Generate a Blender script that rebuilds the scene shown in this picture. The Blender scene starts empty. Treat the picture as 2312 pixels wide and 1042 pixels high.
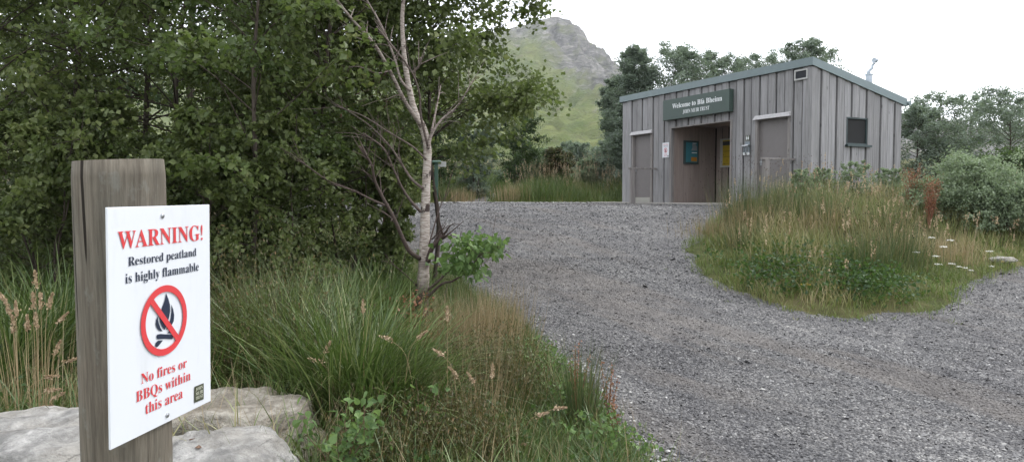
import bpy, math, random
import numpy as np
from mathutils import Vector, Matrix, noise
random.seed(4); rng = np.random.default_rng(11)
S = bpy.context.scene
COL = S.collection
PI = math.pi

# ------------------------------------------------------------------ camera
FPX = 1650.0; CX, CY = 1156.0, 521.0; HOR = 443.0; EYE = 1.6
PITCH = math.atan((CY - HOR) / FPX)
cam = bpy.data.cameras.new('camera'); cam.sensor_width = 36; cam.lens = 36 * FPX / 2312
cam.clip_start = 0.05; cam.clip_end = 20000
camo = bpy.data.objects.new('camera', cam); COL.objects.link(camo)
camo.location = (0, 0, EYE); camo.rotation_euler = (PI / 2 - PITCH, 0, 0); S.camera = camo
EYEV = np.array([0, 0, EYE])

def ray(px, py):
    u = (px - CX) / FPX; v = (CY - py) / FPX
    c, s = math.cos(PITCH), math.sin(PITCH)
    return np.array([u, c + s * v, -s + c * v])
def at(px, py, Y):
    r = ray(px, py); return EYEV + r * (Y / r[1])
def sstep(t):
    t = np.clip(t, 0, 1); return t * t * (3 - 2 * t)
def base(x, y):
    y = np.asarray(y, float); x = np.asarray(x, float)
    z = 1.375 * sstep((y - 4) / 14.0)
    z = z + 0.07 * np.maximum(0, y - 26)
    return z
def cast(px, py):
    r = ray(px, py); t = 0.5
    while t < 60:
        p = EYEV + r * t
        if p[2] <= base(p[0], p[1]): return p
        t += 0.02
    return EYEV + r * 60

# ------------------------------------------------------------------ regions
def sdist(P, x, y):
    P = np.array(P, float); x = np.asarray(x, float); y = np.asarray(y, float)
    d = np.full(x.shape, 1e9); ins = np.zeros(x.shape, bool)
    n = len(P)
    for i in range(n):
        a = P[i]; b = P[(i + 1) % n]
        ex, ey = b - a; wx = x - a[0]; wy = y - a[1]
        t = np.clip((wx * ex + wy * ey) / (ex * ex + ey * ey + 1e-12), 0, 1)
        d = np.minimum(d, np.hypot(wx - ex * t, wy - ey * t))
        c = ((a[1] > y) != (b[1] > y)) & (x < (b[0] - a[0]) * (y - a[1]) / (b[1] - a[1] + 1e-12) + a[0])
        ins ^= c
    return np.where(ins, d, -d)
LEFTP = [(1.15, -4), (1.0, 2.5), (.86, 3.6), (.74, 4.4), (.60, 5.2), (.42, 6.3), (.1, 7.6), (-.35, 9), (-1.3, 11), (-2.6, 13.5), (-4.4, 16), (-6.4, 18), (-9, 20), (-15, 22), (-40, 22), (-40, -4)]
FARR = [(3.6, 24.3), (1.6, 23.7), (0.1, 24.0), (-.8, 25.2), (-.6, 27.5), (.2, 31), (1.3, 36), (3, 80), (60, 80), (60, 24), (9, 24.5)]
FARL = [(-40, 21.5), (-6, 23.2), (-2.8, 24.8), (-1.7, 26.2), (-1.1, 29), (.2, 36), (1.6, 80), (-40, 80)]
isl = [cast(*p)[:2] for p in [(1668, 466), (1625, 492), (1585, 530), (1556, 565), (1566, 598), (1640, 655), (1740, 690), (1850, 715), (1950, 722), (2075, 708), (2135, 684), (2175, 652), (2235, 622), (2320, 600), (2600, 585)]]
ISL = [tuple(p) for p in isl] + [(60, 14), (60, 24), (9.4, 24), (8.6, 17.8), (6.84, 16.6), (6.2, 17.8)]
def veg(x, y):
    return np.maximum.reduce([sdist(P, x, y) for P in (LEFTP, FARR, FARL, ISL)])
def wob(x, y):
    return .10 * np.sin(3.1 * x + 1.3 * y) * np.sin(2.3 * y - 1.1 * x) + .05 * np.sin(9.1 * x + 2) * np.sin(8.3 * y + 1)
def mound(x, y):
    d = veg(x, y) + wob(x, y)
    h = -.05 + .09 * sstep((d + .12) / .3) + .22 * sstep(d / 2.2)
    dl = sdist(LEFTP, x, y)
    return h + .22 * sstep((dl - 1.5) / 4)
def gz(x, y):
    return base(x, y) + np.maximum(mound(x, y), 0)

# ------------------------------------------------------------------ mesh helpers
class Acc:
    def __init__(s): s.V = []; s.F = []; s.R = []; s.n = 0
    def add(s, V, F, r=0.5):
        V = np.asarray(V, float).reshape(-1, 3)
        for f in (F if isinstance(F, list) and len(F) and isinstance(F[0], np.ndarray) and F[0].ndim == 2 else [np.asarray(F)]):
            s.F.append(f + s.n)
        s.V.append(V); s.R.append(np.broadcast_to(np.asarray(r, float), (len(V),)).copy()); s.n += len(V)
        return s
    def build(s, name, mat, parent=None, smooth=False, bevel=0):
        me = bpy.data.meshes.new(name)
        V = np.concatenate(s.V); me.vertices.add(len(V)); me.vertices.foreach_set('co', V.ravel().astype(np.float32))
        loops = np.concatenate([f.ravel() for f in s.F]); tot = np.concatenate([np.full(len(f), f.shape[1]) for f in s.F])
        st = np.concatenate([[0], np.cumsum(tot)[:-1]])
        me.loops.add(len(loops)); me.loops.foreach_set('vertex_index', loops.astype(np.int32))
        me.polygons.add(len(tot)); me.polygons.foreach_set('loop_start', st.astype(np.int32)); me.polygons.foreach_set('loop_total', tot.astype(np.int32))
        me.polygons.foreach_set('use_smooth', np.full(len(tot), bool(smooth)))
        a = me.attributes.new('rnd', 'FLOAT', 'POINT'); a.data.foreach_set('value', np.concatenate(s.R).astype(np.float32))
        me.update(calc_edges=True); me.validate()
        o = bpy.data.objects.new(name, me); COL.objects.link(o)
        if mat: me.materials.append(mat)
        if parent: o.parent = parent
        if bevel:
            b = o.modifiers.new('bevel', 'BEVEL'); b.width = bevel; b.segments = 2; b.limit_method = 'ANGLE'
        return o
BOXF = np.array([[0, 3, 2, 1], [4, 5, 6, 7], [0, 1, 5, 4], [1, 2, 6, 5], [2, 3, 7, 6], [3, 0, 4, 7]])
def box(acc, x0, x1, y0, y1, z0, z1, r=.5, zt=None):
    """zt: optional (z at x0 side, z at x1 side) for a sloping top along x"""
    za, zb = zt if zt else (z1, z1)
    acc.add([(x0, y0, z0), (x1, y0, z0), (x1, y1, z0), (x0, y1, z0), (x0, y0, za), (x1, y0, zb), (x1, y1, zb), (x0, y1, za)], BOXF, r)
def tube(acc, P, R, k=8, r=.5, cap=True):
    P = np.asarray(P, float); n = len(P); R = np.broadcast_to(np.asarray(R, float), (n,))
    T = np.gradient(P, axis=0); T /= np.linalg.norm(T, axis=1)[:, None] + 1e-9
    ref = np.array([1, 0, 0.]) if abs(T[0][0]) < .8 else np.array([0, 1., 0])
    V = []
    for i in range(n):
        a = np.cross(T[i], ref); a /= np.linalg.norm(a) + 1e-9; b = np.cross(T[i], a); ref = -np.cross(T[i], a) if False else ref
        th = np.arange(k) * 2 * PI / k
        V.append(P[i] + R[i] * (np.cos(th)[:, None] * a + np.sin(th)[:, None] * b))
    V = np.concatenate(V)
    i, j = np.meshgrid(np.arange(n - 1), np.arange(k), indexing='ij'); i = i.ravel(); j = j.ravel(); j2 = (j + 1) % k
    F = [np.stack([i * k + j, i * k + j2, (i + 1) * k + j2, (i + 1) * k + j], 1)]
    if cap:
        F += [np.arange(k)[None, ::-1], (np.arange(k) + (n - 1) * k)[None]]
    acc.add(V, F, r)
def smoothpath(P, m=6):
    P = np.asarray(P, float); n = len(P)
    if n < 3: return P
    Q = np.vstack([2 * P[0] - P[1], P, 2 * P[-1] - P[-2]]); out = []
    for i in range(n - 1):
        p0, p1, p2, p3 = Q[i:i + 4]
        for t in np.arange(m) / m:
            out.append(.5 * ((2 * p1) + (-p0 + p2) * t + (2 * p0 - 5 * p1 + 4 * p2 - p3) * t * t + (-p0 + 3 * p1 - 3 * p2 + p3) * t ** 3))
    out.append(P[-1]); return np.array(out)
def norm(a): return a / (np.linalg.norm(a, axis=-1, keepdims=True) + 1e-9)
def frames(ax, nrm):
    y = norm(ax); x = norm(np.cross(y, nrm)); z = np.cross(x, y)
    return np.stack([x, y, z], -1)
LEAF2 = (np.array([[0, 0, 0], [.40, .42, .10], [0, 1, 0], [-.40, .42, .10]]), np.array([[0, 1, 2], [0, 2, 3]]))
NEEDLE = (np.array([[0, 0, 0], [.13, .45, .03], [0, 1, 0], [-.13, .45, .03]]), np.array([[0, 1, 2], [0, 2, 3]]))
LEAF6 = (np.array([[0, -.12, 0], [0, .0, 0], [.30, .10, .06], [.42, .36, .10], [.20, .72, .06], [0, 1.05, -.06], [-.20, .72, .06], [-.42, .36, .10], [-.30, .10, .06], [0, .4, -.01]]),
         np.array([[1, 2, 9], [2, 3, 9], [3, 4, 9], [4, 5, 9], [5, 6, 9], [6, 7, 9], [7, 8, 9], [8, 1, 9]]))
def inst(acc, tpl, pos, ax, nrm, size, rnd):
    V, F = tpl; n = len(pos)
    M = frames(ax, nrm) * np.asarray(size, float).reshape(-1, 1, 1) * np.ones((n, 1, 1))
    W = np.einsum('nij,kj->nki', M, V) + pos[:, None, :]
    acc.add(W.reshape(-1, 3), [(F[None] + (np.arange(n) * len(V))[:, None, None]).reshape(-1, F.shape[1])], np.repeat(rnd, len(V)))
def leaves(acc, pos, size, tpl=LEAF2, out=None, droop=.5, up=.7, rb=0., rs=1.):
    n = len(pos)
    ax = rng.normal(size=(n, 3)) * .7 + np.array([0, 0, -droop])
    if out is not None: ax = ax + out * .5
    nr = rng.normal(size=(n, 3)) * .6 + np.array([0, 0, up])
    inst(acc, tpl, pos, ax, nr, size * rng.uniform(.65, 1.25, n), np.clip(rb + rs * rng.random(n), 0, 1))
def blades(acc, B, L, W, az=None, lean=.25, curl=.8, seg=4, rnd=None, leanv=.2):
    n = len(B); L = np.broadcast_to(L, (n,)) * rng.uniform(.6, 1.15, n)
    az = rng.uniform(0, 2 * PI, n) if az is None else az
    th0 = np.abs(lean + rng.normal(size=n) * leanv); cu = np.abs(curl * rng.uniform(.3, 1.4, n))
    d = np.stack([np.cos(az), np.sin(az), 0 * az], 1); sd0 = np.stack([-np.sin(az), np.cos(az), 0 * az], 1)
    tw = rng.uniform(-.9, .9, n)[:, None]; sd = norm(sd0 + tw * d)
    p = B.copy(); rows = []
    Wn = np.broadcast_to(W, (n,)) * rng.uniform(.6, 1.3, n)
    for i in range(seg + 1):
        t = i / seg; w = (Wn * .5 * (1 - t ** 1.6) + 1e-4)[:, None] * (0.6 + .4 * min(1, t * 3))
        rows += [p - sd * w, p + sd * w]
        th = th0 + cu * t
        p = p + (L / seg)[:, None] * (np.sin(th)[:, None] * d + np.cos(th)[:, None] * np.array([0, 0, 1.]))
    V = np.stack(rows, 1); k = 2 * (seg + 1)
    f = np.array([[2 * i, 2 * i + 1, 2 * i + 3, 2 * i + 2] for i in range(seg)])
    F = (f[None] + (np.arange(n) * k)[:, None, None]).reshape(-1, 4)
    rnd = rng.random(n) if rnd is None else rnd
    acc.add(V.reshape(-1, 3), [F], np.repeat(rnd, k))
    return p
def empty(name, loc, rz=0):
    o = bpy.data.objects.new(name, None); COL.objects.link(o); o.location = tuple(float(a) for a in loc); o.rotation_euler = (0, 0, rz)
    o.empty_display_size = .1; return o
def tag(o, label, cat, group=None, kind=None):
    o['label'] = label; o['category'] = cat
    if group: o['group'] = group
    if kind: o['kind'] = kind
    return o
def copy_tree(o, parent=None):
    c = o.copy(); COL.objects.link(c); c.parent = parent
    for ch in [x for x in COL.objects if x.parent == o]: copy_tree(ch, c)
    return c

# ------------------------------------------------------------------ materials
class NT:
    def __init__(s, name):
        s.m = bpy.data.materials.new(name); s.m.use_nodes = True; s.t = s.m.node_tree; s.b = s.t.nodes['Principled BSDF']
        s.out = s.t.nodes['Material Output']
    def n(s, typ, **kw):
        x = s.t.nodes.new(typ)
        for k, v in kw.items():
            if hasattr(x, k): setattr(x, k, v)
            else: x.inputs[k].default_value = v
        return x
    def l(s, a, b): s.t.links.new(a, b)
    def coord(s, scale=(1, 1, 1), kind='Object'):
        c = s.n('ShaderNodeTexCoord'); m = s.n('ShaderNodeMapping'); m.inputs['Scale'].default_value = scale
        s.l(c.outputs[kind], m.inputs[0]); return m.outputs[0]
    def noise(s, vec, scale, det=4, rough=.55, dist=0):
        x = s.n('ShaderNodeTexNoise'); x.inputs['Scale'].default_value = scale; x.inputs['Detail'].default_value = det
        x.inputs['Roughness'].default_value = rough; x.inputs['Distortion'].default_value = dist; s.l(vec, x.inputs['Vector']); return x.outputs[0]
    def ramp(s, fac, stops):
        r = s.n('ShaderNodeValToRGB'); e = r.color_ramp.elements
        while len(e) < len(stops): e.new(.5)
        for q, (p, c) in zip(e, stops): q.position = p; q.color = (*c, 1) if len(c) == 3 else c
        s.l(fac, r.inputs[0]); return r.outputs[0]
    def mix(s, fac, a, b, mode='MIX'):
        x = s.n('ShaderNodeMix'); x.data_type = 'RGBA'; x.blend_type = mode
        for sock, v in ((x.inputs[0], fac), (x.inputs[6], a), (x.inputs[7], b)):
            if hasattr(v, 'links'): s.l(v, sock)
            else: sock.default_value = v if isinstance(v, (int, float)) else (*v, 1)
        return x.outputs[2]
    def math(s, op, a, b=0., c=None):
        x = s.n('ShaderNodeMath'); x.operation = op
        for i, v in enumerate((a, b, c)):
            if v is None: continue
            if hasattr(v, 'links'): s.l(v, x.inputs[i])
            else: x.inputs[i].default_value = v
        return x.outputs[0]
    def attr(s, nm='rnd'): a = s.n('ShaderNodeAttribute'); a.attribute_name = nm; return a.outputs['Fac']
    def col(s, v):
        if hasattr(v, 'links'): s.l(v, s.b.inputs['Base Color'])
        else: s.b.inputs['Base Color'].default_value = (*v, 1)
        return s
    def bump(s, h, st=.5, d=.01):
        b = s.n('ShaderNodeBump'); b.inputs['Strength'].default_value = st; b.inputs['Distance'].default_value = d
        s.l(h, b.inputs['Height']); s.l(b.outputs[0], s.b.inputs['Normal']); return s
    def rough(s, r, spec=None):
        s.b.inputs['Roughness'].default_value = r
        if spec is not None: s.b.inputs['Specular IOR Level'].default_value = spec
        return s
def plain(name, c, r=.6, metal=0, spec=.4):
    t = NT(name); v = t.coord(); n = t.noise(v, 9, 5)
    t.col(t.mix(n, tuple(x * .88 for x in c), tuple(min(1, x * 1.10) for x in c))); t.rough(r, spec); t.b.inputs['Metallic'].default_value = metal
    return t.m
def foliage(name, stops, trans=.45, rough=.45, patch=None, spec=.35):
    t = NT(name); c = t.ramp(t.attr(), stops)
    v = t.coord(kind='Object'); n = t.noise(v, 1.7, 3)
    c = t.mix(t.math('MULTIPLY', n, .55), c, patch if patch else tuple(x * .6 for x in stops[0][1]))
    t.col(c); t.rough(rough, spec)
    tr = t.n('ShaderNodeBsdfTranslucent'); t.l(t.mix(.5, c, (.10, .16, .02)), tr.inputs[0])
    mx = t.n('ShaderNodeMixShader'); mx.inputs[0].default_value = trans
    t.l(t.b.outputs[0], mx.inputs[1]); t.l(tr.outputs[0], mx.inputs[2]); t.l(mx.outputs[0], t.out.inputs[0])
    return t.m
M = {}
M['birch_leaf'] = foliage('birch_leaf', [(0, (.06, .08, .036)), (.4, (.12, .152, .055)), (.75, (.20, .238, .085)), (.955, (.28, .30, .11)), (.985, (.34, .24, .06)), (1, (.32, .14, .04))], patch=(.085, .11, .045))
M['birch_mid'] = foliage('birch_mid', [(0, (.05, .075, .027)), (.45, (.10, .138, .047)), (.85, (.18, .215, .07)), (.97, (.24, .25, .085)), (1, (.34, .22, .06))], patch=(.07, .10, .035))
M['birch_light'] = foliage('birch_light', [(0, (.08, .14, .045)), (.5, (.14, .23, .075)), (.9, (.22, .33, .11)), (1, (.27, .37, .14))], patch=(.08, .14, .05))
M['hazel_leaf'] = foliage('hazel_leaf', [(0, (.14, .18, .14)), (.5, (.22, .27, .21)), (1, (.32, .38, .30))], patch=(.18, .22, .18))
M['willow_leaf'] = foliage('willow_leaf', [(0, (.17, .23, .14)), (.5, (.27, .34, .21)), (1, (.38, .45, .30))], patch=(.25, .31, .20))
M['dark_leaf'] = foliage('dark_leaf', [(0, (.035, .06, .03)), (.6, (.065, .105, .045)), (1, (.11, .165, .075))])
M['herb_leaf'] = foliage('herb_leaf', [(0, (.03, .07, .02)), (.6, (.06, .12, .04)), (1, (.11, .18, .06))])
M['grass'] = foliage('grass_blade', [(0, (.05, .085, .022)), (.5, (.085, .135, .035)), (.8, (.14, .18, .05)), (.93, (.22, .20, .08)), (1, (.36, .28, .14))], trans=.25, patch=(.06, .08, .025))
M['turf'] = foliage('turf_blade', [(0, (.09, .14, .03)), (.5, (.14, .20, .045)), (.85, (.20, .25, .07)), (1, (.32, .28, .13))], trans=.25, patch=(.12, .14, .04))
M['tussock'] = foliage('tussock_blade', [(0, (.045, .09, .02)), (.45, (.10, .152, .040)), (.8, (.19, .245, .08)), (.93, (.29, .33, .14)), (1, (.42, .38, .19))], trans=.25, rough=.38, spec=.5)
M['mixed'] = foliage('meadow_grass', [(0, (.10, .15, .04)), (.35, (.17, .21, .065)), (.6, (.27, .25, .10)), (.82, (.40, .32, .17)), (1, (.55, .44, .27))], trans=.2, patch=(.17, .17, .07))
M['dry'] = foliage('dry_grass', [(0, (.22, .16, .08)), (.5, (.36, .27, .15)), (1, (.55, .44, .28))], trans=.15, patch=(.22, .16, .09))
M['rush'] = foliage('rush_stem', [(0, (.05, .09, .03)), (.5, (.10, .14, .05)), (.85, (.18, .17, .08)), (1, (.22, .12, .06))], trans=.1)
M['heather'] = foliage('heather', [(0, (.05, .045, .02)), (.35, (.12, .075, .03)), (.5, (.065, .085, .03)), (.85, (.11, .13, .04)), (1, (.24, .14, .06))], trans=.15, patch=(.05, .05, .022))
M['rust'] = foliage('rust_leaf', [(0, (.22, .08, .05)), (.6, (.34, .14, .09)), (1, (.44, .22, .13))], trans=.3, patch=(.22, .11, .07))
M['seed'] = foliage('seed_head', [(0, (.30, .20, .13)), (.5, (.45, .33, .21)), (1, (.62, .50, .33))], trans=.15, patch=(.34, .23, .15))
M['yellow'] = plain('yellow_petal', (.75, .42, .02))
M['white_petal'] = plain('white_petal', (.75, .74, .68))
M['brown_seed'] = plain('brown_seed', (.06, .035, .02), .9)

def bark(name, pale):
    t = NT(name); v = t.coord((1, 1, 1)); vs = t.coord((6, 6, 30) if pale else (14, 14, 3))
    n = t.noise(vs, 3, 5, .6); lowz = t.n('ShaderNodeSeparateXYZ'); t.l(t.coord(), lowz.inputs[0])
    if pale:
        c = t.ramp(n, [(.30, (.08, .055, .045)), (.40, (.25, .205, .175)), (.53, (.40, .35, .305)), (.76, (.56, .51, .455))])
        big = t.noise(v, 7, 4, .6); mask = t.ramp(big, [(.60, (0, 0, 0)), (.66, (1, 1, 1))])
        c = t.mix(mask, c, (.055, .04, .035))
        a = t.attr(); c = t.mix(a, c, t.mix(n, (.045, .032, .028), (.12, .085, .075)))
    else:
        c = t.ramp(n, [(.3, (.03, .024, .018)), (.7, (.10, .08, .065))])
        c = t.mix(t.attr(), c, t.ramp(n, [(.3, (.12, .05, .03)), (.7, (.28, .17, .11))]))
    t.col(c); t.rough(.85, .2); t.bump(n, .6, .01); return t.m
M['birch_bark'] = bark('birch_bark', True); M['bark'] = bark('dark_bark', False)

def timber(name, c0, c1, c2, warm=None):
    t = NT(name); v = t.coord((9, 9, .55)); v2 = t.coord((40, 40, 1.2)); g = t.noise(v, 2.2, 6, .65, .6); f = t.noise(v2, 3, 4, .7)
    c = t.ramp(g, [(.3, c0), (.5, c1), (.75, c2)])
    c = t.mix(t.math('MULTIPLY', f, .6), c, c0)
    r = t.attr(); c = t.mix(1.0, c, t.ramp(r, [(0, (.80, .79, .79)), (.5, (.98, .97, .965)), (1, (1.17, 1.16, 1.17))]), 'MULTIPLY')
    kn = t.n('ShaderNodeTexVoronoi'); kn.inputs['Scale'].default_value = 1; t.l(t.coord((5.2, 5.2, 2.1)), kn.inputs['Vector'])
    km = t.ramp(kn.outputs['Distance'], [(.06, (1, 1, 1)), (.12, (0, 0, 0))]); c = t.mix(t.math('MULTIPLY', km, .55), c, tuple(x * .4 for x in c0))
    if warm: c = t.mix(t.math('MULTIPLY', t.noise(t.coord((1, 1, .3)), 1.1, 3), .9), c, warm)
    st = t.noise(t.coord((3, 3, .15)), 1.5, 4, .6); c = t.mix(t.ramp(st, [(.5, (0, 0, 0)), (.8, (.16, .16, .16))]), c, tuple(x * .55 for x in c0))
    t.col(c); t.rough(.8, .25); t.bump(f, .35, .006); return t.m
M['clad'] = timber('weathered_cladding', (.19, .187, .187), (.30, .296, .297), (.41, .405, .407))
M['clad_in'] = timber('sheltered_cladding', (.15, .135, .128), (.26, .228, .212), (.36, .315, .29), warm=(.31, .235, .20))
M['pale_timber'] = timber('pale_timber', (.34, .33, .33), (.47, .46, .46), (.58, .57, .57))
M['timber'] = timber('grey_timber', (.15, .14, .13), (.27, .25, .24), (.38, .36, .34))
def post_mat():
    t = NT('post_wood'); g = t.noise(t.coord((22, 22, .9)), 2, 6, .65, .5); big = t.noise(t.coord((3, 3, 1.4)), 2.2, 4, .6)
    c = t.ramp(g, [(.25, (.11, .092, .072)), (.5, (.175, .148, .116)), (.78, (.25, .215, .17))])
    c = t.mix(t.ramp(big, [(.35, (0, 0, 0)), (.65, (.75, .75, .75))]), c, t.mix(g, (.07, .066, .054), (.17, .16, .13)))
    fg = t.noise(t.coord((110, 110, 5)), 1.5, 5, .7); c = t.mix(1.0, c, t.ramp(fg, [(.35, (.66, .65, .64)), (.62, (1.12, 1.12, 1.12))]), 'MULTIPLY')
    sp = t.noise(t.coord((1, 1, .6)), 26, 4, .7); c = t.mix(t.ramp(sp, [(.58, (0, 0, 0)), (.68, (.5, .5, .5))]), c, (.20, .20, .175))
    cr = t.noise(t.coord((34, 34, .35)), 1.3, 2, .4); c = t.mix(t.ramp(cr, [(.350, (1, 1, 1)), (.362, (0, 0, 0))]), c, (.018, .014, .010))
    vo = t.n('ShaderNodeTexVoronoi'); vo.inputs['Scale'].default_value = 4.5; t.l(t.coord(), vo.inputs['Vector'])
    c = t.mix(t.ramp(vo.outputs['Distance'], [(.035, (.7, .7, .7)), (.07, (0, 0, 0))]), c, (.06, .045, .035))
    t.col(c); t.rough(.85, .2); t.bump(t.math('ADD', g, fg), .6, .004); return t.m
M['post'] = post_mat()
def panel_mat():
    t = NT('white_panel'); v = t.coord(); d = t.noise(t.coord((1, 1, .25)), 14, 5, .7); g = t.noise(v, 5, 4)
    c = t.mix(t.ramp(d, [(.52, (0, 0, 0)), (.8, (.5, .5, .5))]), (.68, .70, .735), (.52, .53, .53)); c = t.mix(t.math('MULTIPLY', g, .12), c, (.5, .52, .5))
    t.col(c); t.rough(.32, .5); return t.m
M['panel'] = panel_mat()
M['red'] = plain('red_print', (.60, .05, .055), .4); M['navy'] = plain('navy_print', (.018, .026, .05), .4)
M['olive'] = plain('olive_print', (.055, .062, .035), .5); M['cream'] = plain('cream_print', (.55, .56, .45), .5)
M['sign_green'] = plain('sign_green', (.055, .082, .070), .45); M['fascia'] = plain('fascia_metal', (.17, .215, .22), .45)
M['door'] = plain('door_paint', (.175, .16, .155), .5); M['steel'] = plain('brushed_steel', (.45, .46, .47), .3, .9)
M['white_letter'] = plain('white_letter', (.78, .80, .80), .5); M['frame_green'] = plain('dark_frame', (.035, .055, .055), .4)
M['glass'] = plain('dark_glass', (.03, .042, .05), .12, 0, .6); M['concrete'] = plain('concrete', (.33, .31, .28), .9)
M['louvre'] = plain('louvre_dark', (.045, .048, .055), .6); M['vent_frame'] = plain('vent_frame', (.40, .40, .38), .5)
M['kick'] = plain('kick_plate', (.36, .35, .31), .5); M['flue'] = plain('flue_metal', (.42, .46, .50), .4, .3)
M['blue_p'] = plain('poster_blue', (.035, .16, .20), .3); M['yellow_p'] = plain('poster_yellow', (.42, .30, .02), .4); M['orange_p'] = plain('poster_orange', (.38, .17, .02), .4)
M['grey_box'] = plain('grey_plastic', (.20, .23, .25), .4); M['waygreen'] = plain('waymark_green', (.05, .10, .07), .6)
M['dark_core'] = plain('dark_sheathing', (.02, .02, .02), .9)

def rock_mat(name, a, b, c, tint):
    t = NT(name); v = t.coord(); w = t.noise(t.coord((1, 1.4, 5)), 2.2, 8, .65, 1.2); n = t.noise(v, 16, 8, .7)
    col = t.ramp(w, [(.32, a), (.48, b), (.62, c), (.8, tuple(min(1, x * 1.15) for x in c))])
    col = t.mix(t.ramp(n, [(.38, (.75, .75, .75)), (.58, (0, 0, 0))]), col, a)
    col = t.mix(t.ramp(t.noise(v, 1.7, 5, .6), [(.45, (0, 0, 0)), (.65, (.8, .8, .8))]), col, tint)
    cr = t.noise(t.coord((1, 1, 3)), 1.8, 3, .5, 2.0)
    crm = t.ramp(cr, [(.490, (0, 0, 0)), (.499, (1, 1, 1)), (.501, (1, 1, 1)), (.510, (0, 0, 0))])
    crm = t.math('MULTIPLY', crm, t.ramp(t.noise(v, 2.1, 3), [(.52, (0, 0, 0)), (.66, (1, 1, 1))])); col = t.mix(t.math('MULTIPLY', crm, .6), col, tuple(x * .3 for x in a))
    h = t.math('SUBTRACT', t.math('ADD', t.math('ADD', w, t.math('MULTIPLY', t.noise(v, 55, 6, .7), .5)), t.math('MULTIPLY', n, .8)), t.math('MULTIPLY', crm, .5))
    t.col(col); t.rough(.85, .25); t.bump(h, 1, .05); return t.m
M['rock_pale'] = rock_mat('pale_rock', (.20, .195, .185), (.44, .425, .40), (.64, .62, .59), (.46, .42, .36))
M['rock_tan'] = rock_mat('tan_rock', (.18, .16, .13), (.40, .36, .30), (.56, .52, .45), (.30, .25, .19))
M['rock_step'] = rock_mat('step_rock', (.10, .10, .09), (.22, .21, .19), (.40, .38, .34), (.2, .18, .15))

def tracks(t, c):
    v = t.coord(); big = t.noise(v, .55, 4, .6); c = t.mix(1.0, c, t.ramp(big, [(.30, (.80, .79, .80)), (.68, (1.20, 1.19, 1.17))]), 'MULTIPLY')
    m = t.n('ShaderNodeMapping'); m.inputs['Rotation'].default_value = (0, 0, math.radians(57)); t.l(t.n('ShaderNodeTexCoord').outputs['Object'], m.inputs[0])
    m2 = t.n('ShaderNodeMapping'); m2.inputs['Scale'].default_value = (.16, 1.15, 1); t.l(m.outputs[0], m2.inputs[0])
    tr = t.noise(m2.outputs[0], 1.0, 5, .6, .3)
    c = t.mix(t.ramp(tr, [(.52, (0, 0, 0)), (.62, (.6, .6, .6))]), c, (.165, .148, .135))
    c = t.mix(1.0, c, t.ramp(tr, [(.33, (1.35, 1.35, 1.33)), (.44, (1, 1, 1)), (.62, (.95, .95, .95))]), 'MULTIPLY')
    return t.mix(1.0, c, t.ramp(t.noise(v, 2.6, 4, .65), [(.35, (.82, .82, .83)), (.62, (1.14, 1.13, 1.11))]), 'MULTIPLY')
def gravel_mat():
    t = NT('gravel'); v = t.coord()
    def vor(sc, feat='F1'):
        x = t.n('ShaderNodeTexVoronoi'); x.feature = feat; x.inputs['Scale'].default_value = sc
        d = t.noise(v, sc * .7, 2); vv = t.n('ShaderNodeMix'); vv.data_type = 'VECTOR'
        t.l(v, x.inputs['Vector']); return x
    a = vor(52); b = vor(100)
    sa = t.n('ShaderNodeSeparateXYZ'); t.l(a.outputs['Color'], sa.inputs[0]); sb = t.n('ShaderNodeSeparateXYZ'); t.l(b.outputs['Color'], sb.inputs[0])
    pal = [(0, (.06, .059, .062)), (.35, (.11, .108, .111)), (.62, (.165, .163, .164)), (.85, (.235, .232, .23)), (.965, (.31, .305, .3)), (1, (.45, .44, .42))]
    c = t.mix(.45, t.ramp(sa.outputs[0], pal), t.ramp(sb.outputs[1], pal))
    edge = t.ramp(a.outputs['Distance'], [(.35, (1, 1, 1)), (.75, (.25, .25, .25))])
    c = t.mix(.55, c, t.mix(1.0, c, edge, 'MULTIPLY'))
    md = t.noise(v, 13, 5, .75); c = t.mix(1.0, c, t.ramp(md, [(.34, (.78, .78, .79)), (.66, (1.22, 1.21, 1.19))]), 'MULTIPLY')
    c = tracks(t, c)
    t.col(c); t.rough(.8, .3)
    h = t.math('SUBTRACT', 1.0, a.outputs['Distance']); h = t.math('ADD', h, t.math('MULTIPLY', b.outputs['Distance'], -.4)); t.bump(h, .9, .02); return t.m
M['gravel'] = gravel_mat()
def stone_mat():
    t = NT('gravel_stone'); c = t.ramp(t.attr(), [(0, (.055, .054, .057)), (.4, (.115, .113, .116)), (.75, (.19, .188, .188)), (.96, (.28, .276, .272)), (.994, (.38, .375, .36)), (1, (.60, .59, .57))])
    n = t.noise(t.coord(), 60, 3); t.col(tracks(t, t.mix(t.math('MULTIPLY', n, .4), c, (.07, .07, .07)))); t.rough(.75, .35); return t.m
M['stone'] = stone_mat()
def soil_mat():
    t = NT('soil_turf'); v = t.coord(); n = t.noise(v, 5, 8, .7); g = t.noise(v, .9, 4)
    c = t.ramp(n, [(.3, (.025, .028, .012)), (.5, (.055, .065, .022)), (.7, (.10, .10, .04))])
    c = t.mix(t.ramp(g, [(.45, (0, 0, 0)), (.65, (.7, .7, .7))]), c, (.13, .11, .055)); t.col(c); t.rough(.95, .1); t.bump(n, 1, .04); return t.m
M['soil'] = soil_mat()

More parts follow.
